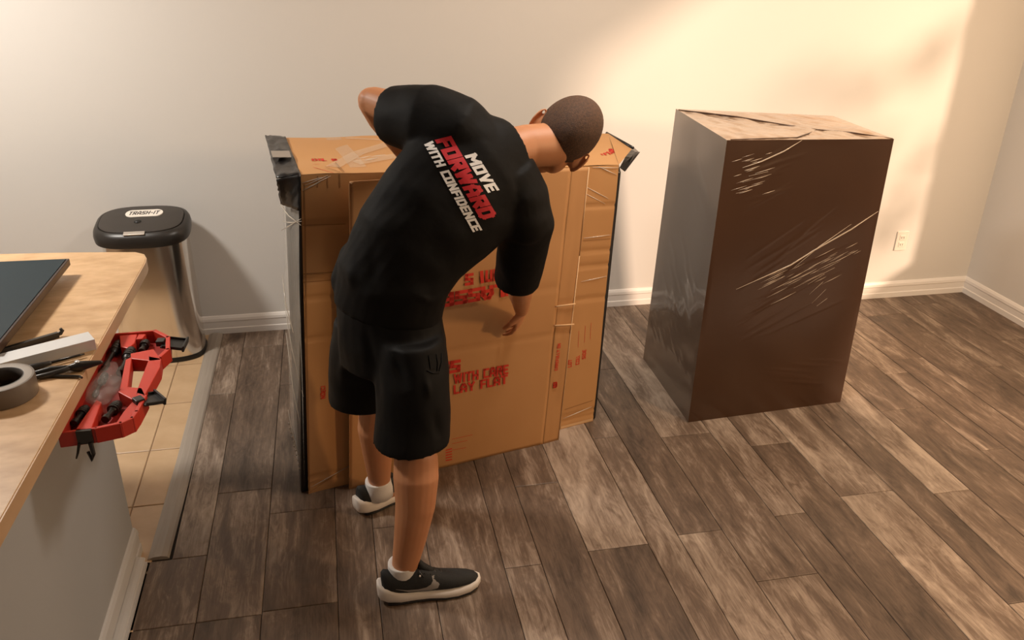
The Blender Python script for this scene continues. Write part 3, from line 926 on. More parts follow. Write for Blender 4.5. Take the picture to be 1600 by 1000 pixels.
# black pointed tip at the right
tip = at(999, 238, y=3.30)
mb = MB()
ta = at(989, 229, y=3.40); tb = at(992, 238, y=3.20); tc2 = at(976, 268, y=3.06)
c1 = at(983, 233, y=3.26); c2 = at(968, 262, y=3.02)
mb.add([ta, tip, tb, c1], [(0, 1, 2), (0, 2, 3)])
mb.add([tb, tip, tc2, c2, c1], [(0, 1, 2, 3, 4)])
mb.add([ta, tip, tc2, at(976, 262, y=3.35)], [(0, 3, 2, 1)])
o = obj('corner_tip', mb, M['liner'], bx); s2_ = o.modifiers.new('s', 'SOLIDIFY'); s2_.thickness = .004
# black edging along the back right of the top
mb = MB(); mb.tube([at(948, 208, z=1.156), at(968, 219, z=1.156), at(989, 231, z=1.154)], .006, 8); obj('rear_edging', mb, M['liner'], bx, smooth=True)
# clear film bulging off the left side
mb = MB()
prof = [(432, 282, 1.19), (437, 330, 1.08), (441, 400, .90), (444, 470, .72), (447, 540, .52), (450, 600, .34), (456, 670, .17), (466, 725, .06), (474, 765, .005)]
rowsL = []
for k, (u, v, z) in enumerate(prof):
    t = 1 - z / 1.2
    outer = at(u, v, z=z) if z > .3 else at(u, v, z=z)
    inner_ = FTL.lerp(FBL, t) + Vector((-.012, .004, 0))
    backp = BTL.lerp(BBL, t) + Vector((-.015, -.02, 0))
    row = []
    mid_ = outer
    for j in range(9):
        s = j / 8
        p = inner_ * (1 - s) ** 2 + mid_ * 2 * s * (1 - s) + backp * s ** 2
        # pull towards the outer silhouette
        row.append(p + Vector((.008 * noise.noise(Vector((k * 1.7, j * 1.3, 4))), 0, 0)))
    rowsL.append(row)
mb.rings(rowsL, cap=False, closed=False)
o = obj('side_film', mb, M['film'], bx, smooth=True)
ss = o.modifiers.new('s', 'SUBSURF'); ss.levels = 2; ss.render_levels = 2
mb = MB()
for (u0, v0, u1, v1) in ((437, 318, 470, 352), (440, 360, 470, 342), (442, 346, 471, 346), (444, 470, 474, 620), (447, 520, 474, 690), (450, 640, 476, 742), (441, 430, 458, 520)):
    a = at(u0, v0, y=2.86); b = at(u1, v1, y=2.72)
    mb.tube([a, a.lerp(b, .5) + Vector((-.006, 0, -.004)), b], [.0012, .0022, .0012], 6)
for k in range(14):
    u = 452 + k * 1.6 + random.uniform(-.5, .5); v = 662 + k * 7; p = at(u, v, y=2.80 - k * .006)
    mb.ellipsoid(p, ((.003, 0, 0), (0, .003, 0), (0, 0, .005)), 8, 5)  # pale beads stand in for glitter along the film
obj('film_fold_glint', mb, M['filmfold'], bx, smooth=True, kind='stuff')


def hitter(mbx, fallback_z=None):
    """returns fn(u, v, lift): the point of a built face that the measured picture position shows"""
    tree = BVHTree.FromPolygons([tuple(p) for p in mbx.v], mbx.f)
    mid = (sum(mbx.v, Vector()) / len(mbx.v) - CAM).normalized()

    def fn(u, v, lift=.004):
        d = ray(u, v).normalized(); h, n, i, dist = tree.ray_cast(CAM, d)
        k = 0
        while h is None and k < 40:       # slide towards the middle of the face until it is met
            k += 1
            d = d.lerp(mid, .02); h, n, i, dist = tree.ray_cast(CAM, d)
        if n.dot(d) > 0:
            n = -n
        return h + n * lift
    return fn


on_front = hitter(front_mb)


_ot = hitter(top_mb)


def on_top(u, v, lift=.010):
    return _ot(u, v, max(.0008, (lift - .0118) * .6 + .001))


def ribbon(mb, pts, width, fn):
    for (u0, v0), (u1, v1) in zip(pts[:-1], pts[1:]):
        a = fn(u0, v0); b = fn(u1, v1); d = (b - a)
        nrm = (fn(u0, v0 + 5) - a).cross(fn(u0 + 5, v0) - a).normalized()
        q = d.cross(nrm).normalized() * width / 2
        mb.add([a - q, b - q, b + q, a + q], [(0, 1, 2, 3)])


mb = MB()
ribbon(mb, [(520, 216), (548, 246), (560, 262)], .055, lambda u, v: on_top(u, v, .014))
ribbon(mb, [(620, 222), (560, 240), (520, 262)], .05, lambda u, v: on_top(u, v, .0155))
ribbon(mb, [(540, 217), (640, 222)], .022, lambda u, v: on_top(u, v, .0165))
ribbon(mb, [(556, 256), (600, 248), (650, 240)], .05, lambda u, v: on_top(u, v, .0170))
split_pieces(obj('tape_strip', mb, M['tape_clear'], bx))
mb = MB()
for seg in (((560, 250), (580, 246)), ((570, 253), (590, 249)), ((580, 247), (602, 244))):
    a = on_top(*seg[0], .019); b = on_top(*seg[1], .019); mb.tube([a, a.lerp(b, .5), b], [.001, .002, .001], 6)
for (u0, v0), (u1, v1) in (((476, 290), (512, 274)), ((482, 292), (512, 270)), ((472, 286), (498, 272)), ((472, 298), (500, 284)), ((912, 372), (958, 364)), ((908, 440), (952, 430)),
                           ((938, 246), (966, 262)), ((944, 250), (968, 268)), ((912, 290), (950, 310)), ((476, 772), (545, 728)), ((910, 300), (945, 318)), ((880, 654), (928, 638))):
    a = on_front(u0, v0, .0012); b = on_front(u1, v1, .0012); mb.tube([a, a.lerp(b, .5), b], [.0008, .0018, .0008], 6)
obj('film_streak', mb, M['filmfold'], bx, smooth=True, kind='stuff')
# dark scores where flaps meet
mb = MB()
for pts, wd in ((((496, 275), (496, 293)), .004), (((511, 274), (512, 294)), .004), (((530, 272), (531, 293)), .005), (((473, 352), (540, 350)), .003), (((474, 428), (540, 424)), .004),
                (((474, 441), (538, 436)), .003), (((470, 282), (478, 772)), .004), (((911, 376), (958, 370)), .003), (((882, 640), (930, 628)), .003), (((545, 727), (478, 775)), .0015)):
    ribbon(mb, list(pts), wd, lambda u, v: on_front(u, v, .0009))
for pts, wd in ((((524, 255), (530, 272)), .004), (((508, 262), (511, 274)), .003)):
    ribbon(mb, list(pts), wd, lambda u, v: on_top(u, v, .016))
obj('score_lines', mb, M['crease'], bx, kind='stuff')
xf = (FBR - FBL).normalized()
mb = MB()


def small_text(txt, u, v, fn, rdir, udir, h, lift=.0010):
    p = fn(u, v, lift); text_mb(txt, lambda a, b: p + Vector(rdir) * a + Vector(udir) * b, None, h, mb=mb, sub=2, th=.2)


zf = Vector((0, 0, 1)); bk = (BTL - FTL).normalized(); xt = (FTR - FTL).normalized()
p = on_front(893, 573, .0065)
for (u, v, txt) in ((893, 573, 'LOT'), (905, 569, 'COUNT'), (915, 560, 'SIDE')):
    small_text(txt, u, v, on_front, zf, -xf, .018)
for (u, v) in ((903, 563), (913, 555), (922, 550)):
    ribbon(mb, [(u, v - 20), (u + 1.5, v - 46)], .0012, lambda a, b: on_front(a, b, .0010))
small_text('NO', 509, 622, on_front, zf, -xf, .018)
small_text('ECI', 509, 612, on_front, zf, -xf, .016)
for (u, v, txt) in ((488, 252, 'DO'), (503, 252, 'L'), (519, 252, 'B')):
    small_text(txt, u, v, on_top, xt, bk, .03, .0125)
for pts in (((489, 257), (499, 257)), ((490, 262), (494, 275)), ((512, 260), (520, 259))):
    ribbon(mb, list(pts), .002, lambda u, v: on_top(u, v, .0125))
# larger red marks on top: right corner and by the sleeve
for (u, v, r_) in ((612, 231, .045), (622, 246, .028)):
    p = on_top(u, v, .0128)
    text_mb('B', lambda a, b, p=p: p + xt * b * 1.4 - bk * a * .8, None, r_, mb=mb, th=.2)
for k in range(6):
    p = on_top(941 + k * 5, 243 - k * 1.2, .0130)
    text_mb('HMEBRA'[k], lambda a, b, p=p: p + xt * a + bk * b * 1.6, None, .030, mb=mb, th=.22)
obj('red_printing', mb, M['red_print'], bx, kind='stuff', recalc=False)
# lighter bottom lip of the carton
mb = MB()
ribbon(mb, [(876, 668), (926, 655)], .012, lambda u, v: on_front(u, v, .0012))
obj('bottom_lip', mb, M['cardedge'], bx)

# ================================================================== FLAT CARDBOARD SHEET in front
off = (FBL - FBR).cross(Vector((0, 0, 1))).normalized()
if off.y > 0:
    off = -off
SB = Vector((-.033, 2.696, 0)); SE = Vector((.836, 2.883, 0))
sheet_n = (SE - SB).cross(Vector((0, 0, 1))).normalized()     # towards the viewer
if sheet_n.y > 0:
    sheet_n = -sheet_n


def on_sheet(u, v, lift=0.0):
    d = ray(u, v); t = (SB - CAM).dot(sheet_n) / d.dot(sheet_n)
    return CAM + d * t + sheet_n * lift


sh_root = root('cardboard_sheet', Vector((.4, 2.80, 0)), 'flattened brown cardboard sheet with red lettering leaning on the wrapped carton', 'cardboard')
STL = on_sheet(547, 284); STR = on_sheet(893, 263); SBR_ = on_sheet(873, 688); SBL_ = on_sheet(546, 764)
SBL_.z = 0; SBR_.z = 0
BRK = on_sheet(848, 692); BRK.z = 0
STR2 = on_sheet(922, 262)


def sheet_disp(s, t):
    d = .003 * noise.noise(Vector((s * 3, t * 4, 9)))
    for c in (.43, .605):
        d += -.003 * math.exp(-((t - c) / .006) ** 2)
    return d


mb = MB(); grid_face(mb, SBL_, BRK, STR, STL, 60, 90, sheet_disp)
o = obj('board', mb, M['card2'], sh_root, smooth=True, recalc=False)
sm_ = o.modifiers.new('s', 'SOLIDIFY'); sm_.thickness = .006; sm_.offset = -1
mb = MB()
e_b = SBR_ + sheet_n * -.004; e_t = STR2 + sheet_n * -.004
grid_face(mb, BRK, e_b, e_t, STR, 10, 90, lambda s, t: .0015 * noise.noise(Vector((s * 3, t * 9, 5))) - .003 * math.exp(-((t - .435) / .008) ** 2) - .003 * math.exp(-((t - .54) / .008) ** 2))
o = obj('folded_flap', mb, M['card2'], sh_root, smooth=True, recalc=False)
sm_ = o.modifiers.new('s', 'SOLIDIFY'); sm_.thickness = .006; sm_.offset = -1
mb = MB()
for (u0, v0, u1, v1) in ((868, 478, 898, 474), (866, 508, 896, 506)):
    a = on_sheet(u0, v0, .005); b = on_sheet(u1, v1, .005); mb.tube([a, b], [.003, .003], 8)
for (u0, v0, u1, v1) in ((921, 262, 906, 400), (906, 400, 873, 686)):
    a = on_sheet(u0, v0, -.003); b = on_sheet(u1, v1, -.003); mb.tube([a, b], [.0022, .0022], 8)
split_pieces(obj('paper_edge', mb, M['cardedge'], sh_root, smooth=True))
sx_ = (SE - SB).normalized(); mb = MB()


def sheet_line(txt, u0, v0, u1, v1, u2, v2, **kw):
    """base from (u0,v0) to (u1,v1); (u2,v2) is the top of the first letter"""
    a = on_sheet(u0, v0, .0035); b = on_sheet(u1, v1, .0035); c = on_sheet(u2, v2, .0035)
    r = (b - a); L_ = r.length; r.normalize(); up = c - a; up = up - r * up.dot(r); h = up.length; up.normalize()
    text_mb(txt, lambda p, q: a + r * p + up * q, L_, h, mb=mb, sub=2, **kw)


sheet_line('GLASS', 634, 596, 718.5, 580, 632, 577, th=.25)
sheet_line('HANDLE WITH CARE', 638, 612.5, 793.5, 583.8, 637, 597, th=.21)
sheet_line('DO NOT LAY FLAT', 632, 631.3, 792, 598.7, 631, 617, th=.21)
# the notice printed the other way up, higher on the sheet
sheet_line('GLASSES', 808, 438.5, 670, 462, 810, 458.5, th=.25)
sheet_line('I', 751, 442, 755.5, 441, 750.5, 423.5, th=.25)
sheet_line('U', 758, 440.5, 768.5, 439, 757.5, 422.5, th=.24)
sheet_line('H', 771, 438.5, 782, 436.5, 770.5, 420.5, th=.24)
sheet_line('S', 727, 446, 739, 444, 726, 428, th=.25)
for k, txt in enumerate(('CAREFULLY ON',)):
    a = on_sheet(871, 578, .0025); b = on_sheet(876, 536, .0025); r = (b - a); L_ = r.length; r.normalize(); up = -sx_
    text_mb(txt, lambda p, q: a + r * p + up * q, L_, .014, mb=mb, sub=1, th=.2)
a = on_sheet(864, 606, .0025); text_mb('B', lambda p, q: a + sx_ * p + Vector((0, 0, 1)) * q, None, .026, mb=mb, th=.26)
for (u0, v0, u1, v1) in ((706, 686, 738, 679), (706, 693, 730, 688), (706, 703, 728, 699)):
    a = on_sheet(u0, v0, .0025); b = on_sheet(u1, v1, .0025); mb.slab([a, b, b + Vector((0, 0, .0015)), a + Vector((0, 0, .0015))], sheet_n, .0003)
for k in range(5):
    a = on_sheet(696, 720 - k * 4, .0025); b = on_sheet(706, 718 - k * 4.2, .0025); mb.slab([a, b, b + Vector((0, 0, .005)), a + Vector((0, 0, .005))], sheet_n, .0003)
obj('red_lettering', mb, M['red_print'], sh_root, kind='stuff', recalc=False)
mb = MB()
for (u0, v0, u1, v1) in ((546, 286, 546, 760),):
    a = on_sheet(u0, v0, .001); b = on_sheet(u1, v1, .001); mb.tube([a, b], .0022, 8)
obj('cut_edge', mb, M['crease'], sh_root)

# ================================================================== TALL DARK PARCEL
Zt = 1.222
P_b = [Vector((1.427, 2.921, 0)), Vector((2.186, 2.965, 0)), Vector((2.165, 3.52, 0)), Vector((1.439, 3.527, 0))]
t0 = at(1136, 219, z=Zt); t1 = at(1397, 217, z=Zt - .004); t2 = at(1301, 181, z=Zt); t3 = at(1056, 170, z=Zt)
P_t = [t0, t1, t2, t3]
dk = root('wrapped_cabinet_parcel', Vector((1.8, 3.25, 0)), 'tall dark brown film wrapped parcel standing right of the brown carton', 'parcel')


def streak_field(lines, s, t):
    d = 0
    for (s0, t0_, s1, t1_, amp, wd) in lines:
        dx, dy = s1 - s0, t1_ - t0_; L2 = dx * dx + dy * dy
        k = ((s - s0) * dx + (t - t0_) * dy) / L2
        if -.1 < k < 1.1:
            kk = min(max(k, 0), 1)
            e = math.hypot((s - s0 - kk * dx), (t - t0_ - kk * dy))
            d += amp * math.exp(-(e / wd) ** 2) * (math.sin(math.pi * min(max(kk, .02), .98)) ** .5)
    return d


rs = random.Random(5)
front_lines = []
for k in range(12):
    y = .76 + k * .014; x0 = .06 + rs.uniform(0, .10); front_lines.append((x0, y, x0 + rs.uniform(.15, .35), y + rs.uniform(.035, .10), .0011, .0045))
for k in range(18):
    x0 = .30 + rs.uniform(-.1, .12); y = .30 + k * .019; front_lines.append((x0, y, x0 + rs.uniform(.25, .5), y + rs.uniform(.09, .17), .0012, .0045))
for k in range(8):
    x0 = .40 + rs.uniform(0, .3); y = .09 + k * .012; front_lines.append((x0, y + .03, x0 + .30, y, .0012, .005))
left_lines = []
for k in range(12):
    y = .38 + rs.uniform(-.08, .14); x = rs.uniform(.35, .9); left_lines.append((x, y, x - .22, y + .08, .0016, .010))
for k in range(10):
    y = .15 + rs.uniform(-.1, .12); x = rs.uniform(.2, .9); left_lines.append((x, y, x - .3, y + .09, .0010, .010))
for k in range(7):
    y = .80 + rs.uniform(-.1, .1); x = rs.uniform(.2, .7); left_lines.append((x + .3, y - .05, x, y + .04, .0007, .010))


def dfront(s, t):
    edge = min(s, 1 - s, t, 1 - t); soft = min(1, edge / .02)
    return (streak_field(front_lines, s, t) + .0025 * noise.noise(Vector((s * 2.5, t * 3, 0)))) * soft


def dleft(s, t):
    edge = min(s, 1 - s, t, 1 - t); soft = min(1, edge / .03)
    return (streak_field(left_lines, s, t) + .002 * noise.noise(Vector((s * 3, t * 3, 5))) - .006 * math.exp(-(((s - .62) / .2) ** 2 + ((t - .42) / .06) ** 2))) * soft


def dtop(s, t):
    edge = min(s, 1 - s, t, 1 - t); soft = min(1, edge / .04)
    return (.010 * abs(noise.noise(Vector((s * 6, t * 4, 2)))) + .004 * noise.noise(Vector((s * 22 + t * 8, t * 6, 2)))) * soft


mb = MB()
grid_face(mb, P_b[0], P_b[1], t1, t0, 130, 190, dfront)
dfront_mb = mb
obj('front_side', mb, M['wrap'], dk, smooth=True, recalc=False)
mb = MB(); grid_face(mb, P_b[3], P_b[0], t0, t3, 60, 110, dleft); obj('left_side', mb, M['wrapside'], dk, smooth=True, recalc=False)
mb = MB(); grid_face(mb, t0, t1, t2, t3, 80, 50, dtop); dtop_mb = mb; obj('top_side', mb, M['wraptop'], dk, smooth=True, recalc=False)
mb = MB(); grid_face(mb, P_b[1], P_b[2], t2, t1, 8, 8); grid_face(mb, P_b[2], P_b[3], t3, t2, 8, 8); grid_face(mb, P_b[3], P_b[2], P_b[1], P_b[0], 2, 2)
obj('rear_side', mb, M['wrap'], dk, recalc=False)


_odt = hitter(dtop_mb)


def on_dtop(u, v, lift=.001):
    return _odt(u, v, lift)


mb = MB()
for pts in (((1060, 172), (1090, 176), (1150, 183), (1220, 195), (1278, 203)), ((1278, 203), (1262, 210), (1245, 216), (1140, 219)), ((1278, 203), (1330, 208), (1395, 217))):
    P = [on_dtop(*p) for p in pts]; mb.tube(P, [.002] + [.004] * (len(P) - 2) + [.002], 6)
obj('film_edge', mb, M['wrap'], dk, smooth=True)
on_dfront = hitter(dfront_mb)
mb = MB()
_st = []
for k in range(26):
    u = rs.uniform(1158, 1212); v = rs.uniform(238, 300); L_ = rs.uniform(8, 26)
    _st.append((((u, v), (u - L_ * .5, v + L_ * .16), (u - L_, v + L_ * .30)), rs.uniform(.0007, .0015)))
for k in range(40):
    t_ = rs.uniform(0, 1); u = 1330 - 130 * t_ + rs.uniform(-10, 30); v = 372 + 62 * t_ + abs(rs.gauss(0, 22)); L_ = rs.uniform(10, 40)
    _st.append((((u, v), (u - L_ * .5, v + L_ * .26), (u - L_, v + L_ * .5)), rs.uniform(.0006, .0014)))
for pts, r in _st:
    P = [on_dfront(*p, .0008) for p in pts]; mb.tube(P, [r * .2, r, r * .2], 5)
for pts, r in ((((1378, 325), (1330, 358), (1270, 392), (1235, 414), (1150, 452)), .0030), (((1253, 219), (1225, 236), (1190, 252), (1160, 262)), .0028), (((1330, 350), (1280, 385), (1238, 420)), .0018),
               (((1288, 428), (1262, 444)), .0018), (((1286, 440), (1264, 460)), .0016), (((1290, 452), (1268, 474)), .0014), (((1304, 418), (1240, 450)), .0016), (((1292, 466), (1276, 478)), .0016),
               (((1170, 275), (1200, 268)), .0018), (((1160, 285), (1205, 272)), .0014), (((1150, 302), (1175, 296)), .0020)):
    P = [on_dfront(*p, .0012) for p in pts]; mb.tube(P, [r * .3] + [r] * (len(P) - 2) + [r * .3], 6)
obj('film_fold_glint', mb, mat('tight_film_glint', (.78, .62, .46), .18, coat=1.0, alpha=.6), dk, smooth=True, kind='stuff')  # folds coloured pale to stand in for highlights on the glossy film

# ================================================================== PERSON
PR = root('person', Vector((.12, 2.34, 0)), 'man in black T-shirt, black shorts and black trainers bending over the brown carton', 'person')


def ring(c, A, B, n=28):
    return [c + A * math.cos(2 * math.pi * k / n) + B * math.sin(2 * math.pi * k / n) for k in range(n)]


def torso_rings(mb, rows, grow=0.0):
    """rows: (centre, side axis, side radius, front/back radius); frames follow the spine"""
    cs = [r[0] for r in rows]; out = []
    for i, (c, s, a, b) in enumerate(rows):
        T = (cs[min(i + 1, len(cs) - 1)] - cs[max(i - 1, 0)]).normalized()
        s = Vector(s); s = (s - T * s.dot(T)).normalized(); n = T.cross(s)
        out.append(ring(c, s * (a + grow), n * (b + grow)))
    mb.rings(out)


SP = [at(606, 482, y=2.34), at(615, 435, y=2.335), at(642, 382, y=2.34), at(682, 336, y=2.36), at(722, 294, y=2.385), at(757, 258, y=2.41), at(786, 240, y=2.44), at(812, 230, y=2.47)]
SA = [(.9, -.4, -.1), (.88, -.3, -.3), (.8, -.1, -.55), (.72, 0, -.69), (.70, .03, -.70), (.69, .05, -.70), (.69, .05, -.70), (.69, .05, -.70)]
# ---- body (skin)
HC = at(886, 207, y=2.55)
HS = 1.18
hr = Vector((.66, -.33, -.68)).normalized()
hu = Vector((.68, .30, .62)); hu = (hu - hr * hu.dot(hr)).normalized()
hf = hu.cross(hr)
body = MB()
torso_rings(body, [(SP[i], SA[i], (.145, .135, .135, .15, .160, .145, .085, .06)[i], (.105, .10, .095, .10, .105, .095, .07, .055)[i]) for i in range(8)])
neck0 = SP[6].lerp(SP[7], .4)
body.limb([neck0, SP[7] + Vector((.02, .01, .0)), HC - hu * .060 - hf * .020], [.066, .064, .066], 36)


def hp(r, u, f):
    return HC + (hr * r + hu * u + hf * f) * HS


def head_ball(c, ax, n=24, m=14):
    body.ellipsoid(c, [a * HS for a in ax], n, m)


head_ball(hp(0, .006, -.006), (hr * .076, hf * .098, hu * .094), 32, 20)
head_ball(hp(0, -.045, .030), (hr * .062, hf * .062, hu * .072), 28, 16)      # face
head_ball(hp(0, -.088, .052), (hr * .040, hf * .038, hu * .034), 20, 12)      # chin
head_ball(hp(.032, -.070, .020), (hr * .030, hf * .050, hu * .036), 16, 10)   # jaw
head_ball(hp(-.032, -.070, .020), (hr * .030, hf * .050, hu * .036), 16, 10)
head_ball(hp(0, .012, .085), (hr * .052, hf * .014, hu * .016), 16, 10)       # brow
body.limb([hp(0, .0, .092), hp(0, -.020, .104), hp(0, -.036, .112)], [.008, .010, .012], 12)
head_ball(hp(.012, -.038, .100), (hr * .008, hf * .010, hu * .008), 10, 8)
head_ball(hp(-.012, -.038, .100), (hr * .008, hf * .010, hu * .008), 10, 8)
head_ball(hp(.040, -.022, .075), (hr * .018, hf * .014, hu * .014), 12, 8)    # cheeks
head_ball(hp(-.040, -.022, .075), (hr * .018, hf * .014, hu * .014), 12, 8)
for s in (-1, 1):    # ears: rim and bowl
    head_ball(hp(s * .0700, -.036, .002), (hr * .016, hf * .016, hu * .026), 14, 10)
    ec = hp(s * .0775, -.034, .0)
    tilt = (hf * -.35 + hu).normalized(); back = (-hf * .86 + hr * s * .50).normalized()
    pts = [ec + tilt * (.036 * math.cos(q)) + back * (.021 * math.sin(q) + .006) for q in (x_ * math.pi / 8 for x_ in range(-1, 10))]
    body.tube(pts, [.0035] + [.0045] * 9 + [.0050], 8)
    body.ellipsoid(ec + back * .006, (tilt * .026, back * .015, tilt.cross(back) * .0045), 14, 8)
    body.ellipsoid(ec - tilt * .028 + back * .002, (tilt * .009, back * .007, tilt.cross(back) * .005), 10, 8)

# arms
shL = at(668, 186, y=2.44); elL = at(580, 158, y=2.60); wrL = at(634, 243, y=2.75)
shR = at(815, 318, y=2.40); elR = at(812, 440, y=2.50); wrR = at(815, 484, y=2.735)
body.limb([SP[5], shL, shL.lerp(elL, .5), elL + Vector((.006, 0, .0))], [.07, .062, .052, .043], 18)
body.limb([elL, elL.lerp(wrL, .3), elL.lerp(wrL, .65), wrL], [.042, .045, .036, .027], 18)
body.limb([SP[5], shR, shR.lerp(elR, .5), elR], [.07, .062, .052, .043], 18)
body.limb([elR, elR.lerp(wrR, .3), elR.lerp(wrR, .65), wrR], [.042, .044, .034, .026], 18)


def hand(mb, wr, fdir, back, thumb, curl, spread=.04, sc=1.0, flat=0.0):
    """fdir: along the hand, back: normal of the back of the hand, thumb: towards the thumb side"""
    f = fdir.normalized(); b = (back - f * back.dot(f)).normalized(); t = (thumb - f * thumb.dot(f) - b * thumb.dot(b)).normalized()
    mb.rings([ring(wr + f * x, t * a, b * h, 18) for x, a, h in ((-.01, .026, .020), (.012, .030, .017), (.04, .037, .016), (.070, .041, .015), (.088, .040, .012), (.094, .034, .007))])
    lens = ((.040, .026, .020), (.045, .029, .022), (.042, .027, .021), (.034, .021, .018))
    for i, (l0, l1, l2) in enumerate(lens):
        o_ = (1.5 - i) * .0205
        p = wr + f * (.088 - abs(i - 1.2) * .004) + t * o_
        d = (f + t * (1.5 - i) * spread).normalized(); P = [p - d * .02, p]
        ang = 0
        for L_, c in zip((l0, l1, l2), (curl * .75, curl, curl * .7)):
            ang += c; q = d * math.cos(ang) - b * math.sin(ang)
            p = p + q * L_ * sc; P.append(p)
        mb.limb(P, [.0095, .0095, .0085, .0078, .0066], 10)
    p = wr + f * .022 + t * .026 - b * .004
    d1 = (f * .74 + t * .55 - b * .38).normalized(); d2 = (f * .92 + t * .05 - b * .42).normalized()
    mb.limb([p - d1 * .015, p + d1 * .035, p + d1 * .035 + d2 * .030, p + d1 * .033 + d2 * .052], [.013, .0115, .0095, .0075], 10)


hand(body, wrR, Vector((.02, .52, -.80)), Vector((.30, -.66, .60)), Vector((-.92, -.2, .1)), .34)
hand(body, wrL, Vector((.62, .50, -.42)), Vector((.1, -.1, .95)), Vector((.4, -.8, 0)), .22)

# legs
hipR = Vector((.165, 2.33, .86)); hipL = Vector((.075, 2.42, .86))
knR = at(650, 712, y=2.15); knR2 = knR + Vector((-.01, .03, .0))
anR = Vector((.128, 2.112, .105))
anL = at(593, 752, z=.115); knL = Vector((.09, 2.50, .50))
body.limb([hipR, hipR.lerp(knR, .5), knR], [.070, .068, .054], 20)
body.limb([knR, at(650, 745, y=2.125), at(649, 790, y=2.112), at(641, 840, y=2.108), anR, anR - Vector((0, 0, .05))], [.066, .069, .061, .051, .041, .040], 20)
body.limb([hipL, hipL.lerp(knL, .5), knL], [.070, .070, .058], 20)
cL = knL.lerp(anL, .32) + Vector((-.012, -.012, 0))
body.limb([knL, cL, knL.lerp(anL, .65) + Vector((-.006, -.006, 0)), anL, anL - Vector((0, 0, .05))], [.060, .062, .051, .039, .038], 20)
# feet inside the shoes
body.limb([anR - Vector((.02, 0, .055)), anR + Vector((.09, 0, -.062)), anR + Vector((.14, 0, -.066))], [.028, .020, .014], 12)
fl = Vector((.87, .49, 0)).normalized()
body.limb([anL - fl * .02 - Vector((0, 0, .06)), anL + fl * .09 - Vector((0, 0, .072)), anL + fl * .14 - Vector((0, 0, .078))], [.028, .020, .014], 12)
me = remeshed(body, .0036, 9, .5)
bo = obj('body', me, M['skin'], PR, smooth=True)

# hair: a close-cropped cap over the cranium
import bmesh
me = None
mb = MB()
n_, m_ = 96, 64
hv = []
cen = hp(0, .006, -.006)
for j in range(m_ + 1):
    t = math.pi * j / m_
    for k in range(n_):
        q = 2 * math.pi * k / n_
        x, y, z = math.cos(q) * math.sin(t), math.sin(q) * math.sin(t), -math.cos(t)
        hv.append((x, y, z))
fs = [(j * n_ + k, j * n_ + (k + 1) % n_, (j + 1) * n_ + (k + 1) % n_, (j + 1) * n_ + k) for j in range(m_) for k in range(n_)]
keep = []


def hair_ok(p):
    x, y, z = p       # x right, y front, z up
    line = -.90 if y < -.25 else (-.90 + (y + .25) / .55 * .93 if y < .30 else .03 + (y - .30) * .75)
    if abs(x) > .82 and -.25 < y < .25:
        line = max(line, -.12)
    return z > line


for f in fs:
    c = np.mean([hv[i] for i in f], axis=0)
    if hair_ok(c):
        keep.append(f)
idx = sorted({i for f in keep for i in f}); mp_ = {i: n for n, i in enumerate(idx)}
pts = []
for i in idx:
    x, y, z = hv[i]
    th_ = 1.045 + .006 * noise.noise(Vector((x * 30, y * 30, z * 30)))
    # thin out to the skin at the lower border
    low = min(1, max(0, (z + .92) / .5)) if y < -.2 else 1
    th_ = 1.012 + (th_ - 1.012) * low
    pts.append(cen + (hr * (x * .076 * th_) + hf * (y * .098 * th_) + hu * (z * .094 * th_)) * HS)
mb.add(pts, [tuple(mp_[i] for i in f) for f in keep])
obj('hair', mb, M['hair'], PR, smooth=True)
for s in (-1, 1):
    mb = MB(); mb.ellipsoid(hp(s * .030, -.006, .080), (hr * .013, hf * .010, hu * .008), 16, 10); ey = obj('eye', mb, M['eye'], PR, smooth=True)
    mb = MB(); mb.ellipsoid(hp(s * .030, -.008, .088), (hr * .005, hf * .003, hu * .005), 12, 8); obj('iris', mb, M['iris'], ey, smooth=True)
    mb = MB(); mb.limb([hp(s * .014, .014, .099), hp(s * .032, .018, .096), hp(s * .048, .012, .084)], [.003, .0035, .002], 8); obj('eyebrow', mb, M['hair'], PR, smooth=True)
mb = MB(); mb.limb([hp(-.022, -.064, .084), hp(-.008, -.062, .093), hp(.008, -.062, .093), hp(.022, -.064, .084)], [.003, .005, .005, .003], 8); obj('lips', mb, M['lip'], PR, smooth=True)

# ---- shirt
sh_ = MB()
torso_rings(sh_, [(SP[0] + Vector((0, 0, -.01)), SA[0], .166, .128), (SP[1], SA[1], .168, .128), (SP[2], SA[2], .176, .124), (SP[3], SA[3], .198, .126), (SP[4], SA[4], .208, .126),
                  (SP[5], SA[5], .185, .112), (SP[6].lerp(SP[5], .25), SA[6], .140, .092), (SP[6].lerp(SP[7], .55), SA[7], .098, .078)])
sh_.limb([at(745, 240, y=2.42), at(708, 205, y=2.42), at(668, 188, y=2.45), at(612, 181, y=2.545)], [.105, .112, .104, .086], 24, dome=False)
sh_.limb([at(745, 225, y=2.43), at(700, 196, y=2.43)], [.09, .085], 20)
sh_.limb([at(785, 268, y=2.42), at(806, 312, y=2.42), at(822, 352, y=2.43), at(815, 400, y=2.46), at(808, 440, y=2.50)], [.100, .104, .088, .080, .076], 24, dome=False)
sh_.limb([at(806, 300, y=2.40), at(818, 345, y=2.40)], [.085, .082], 20)
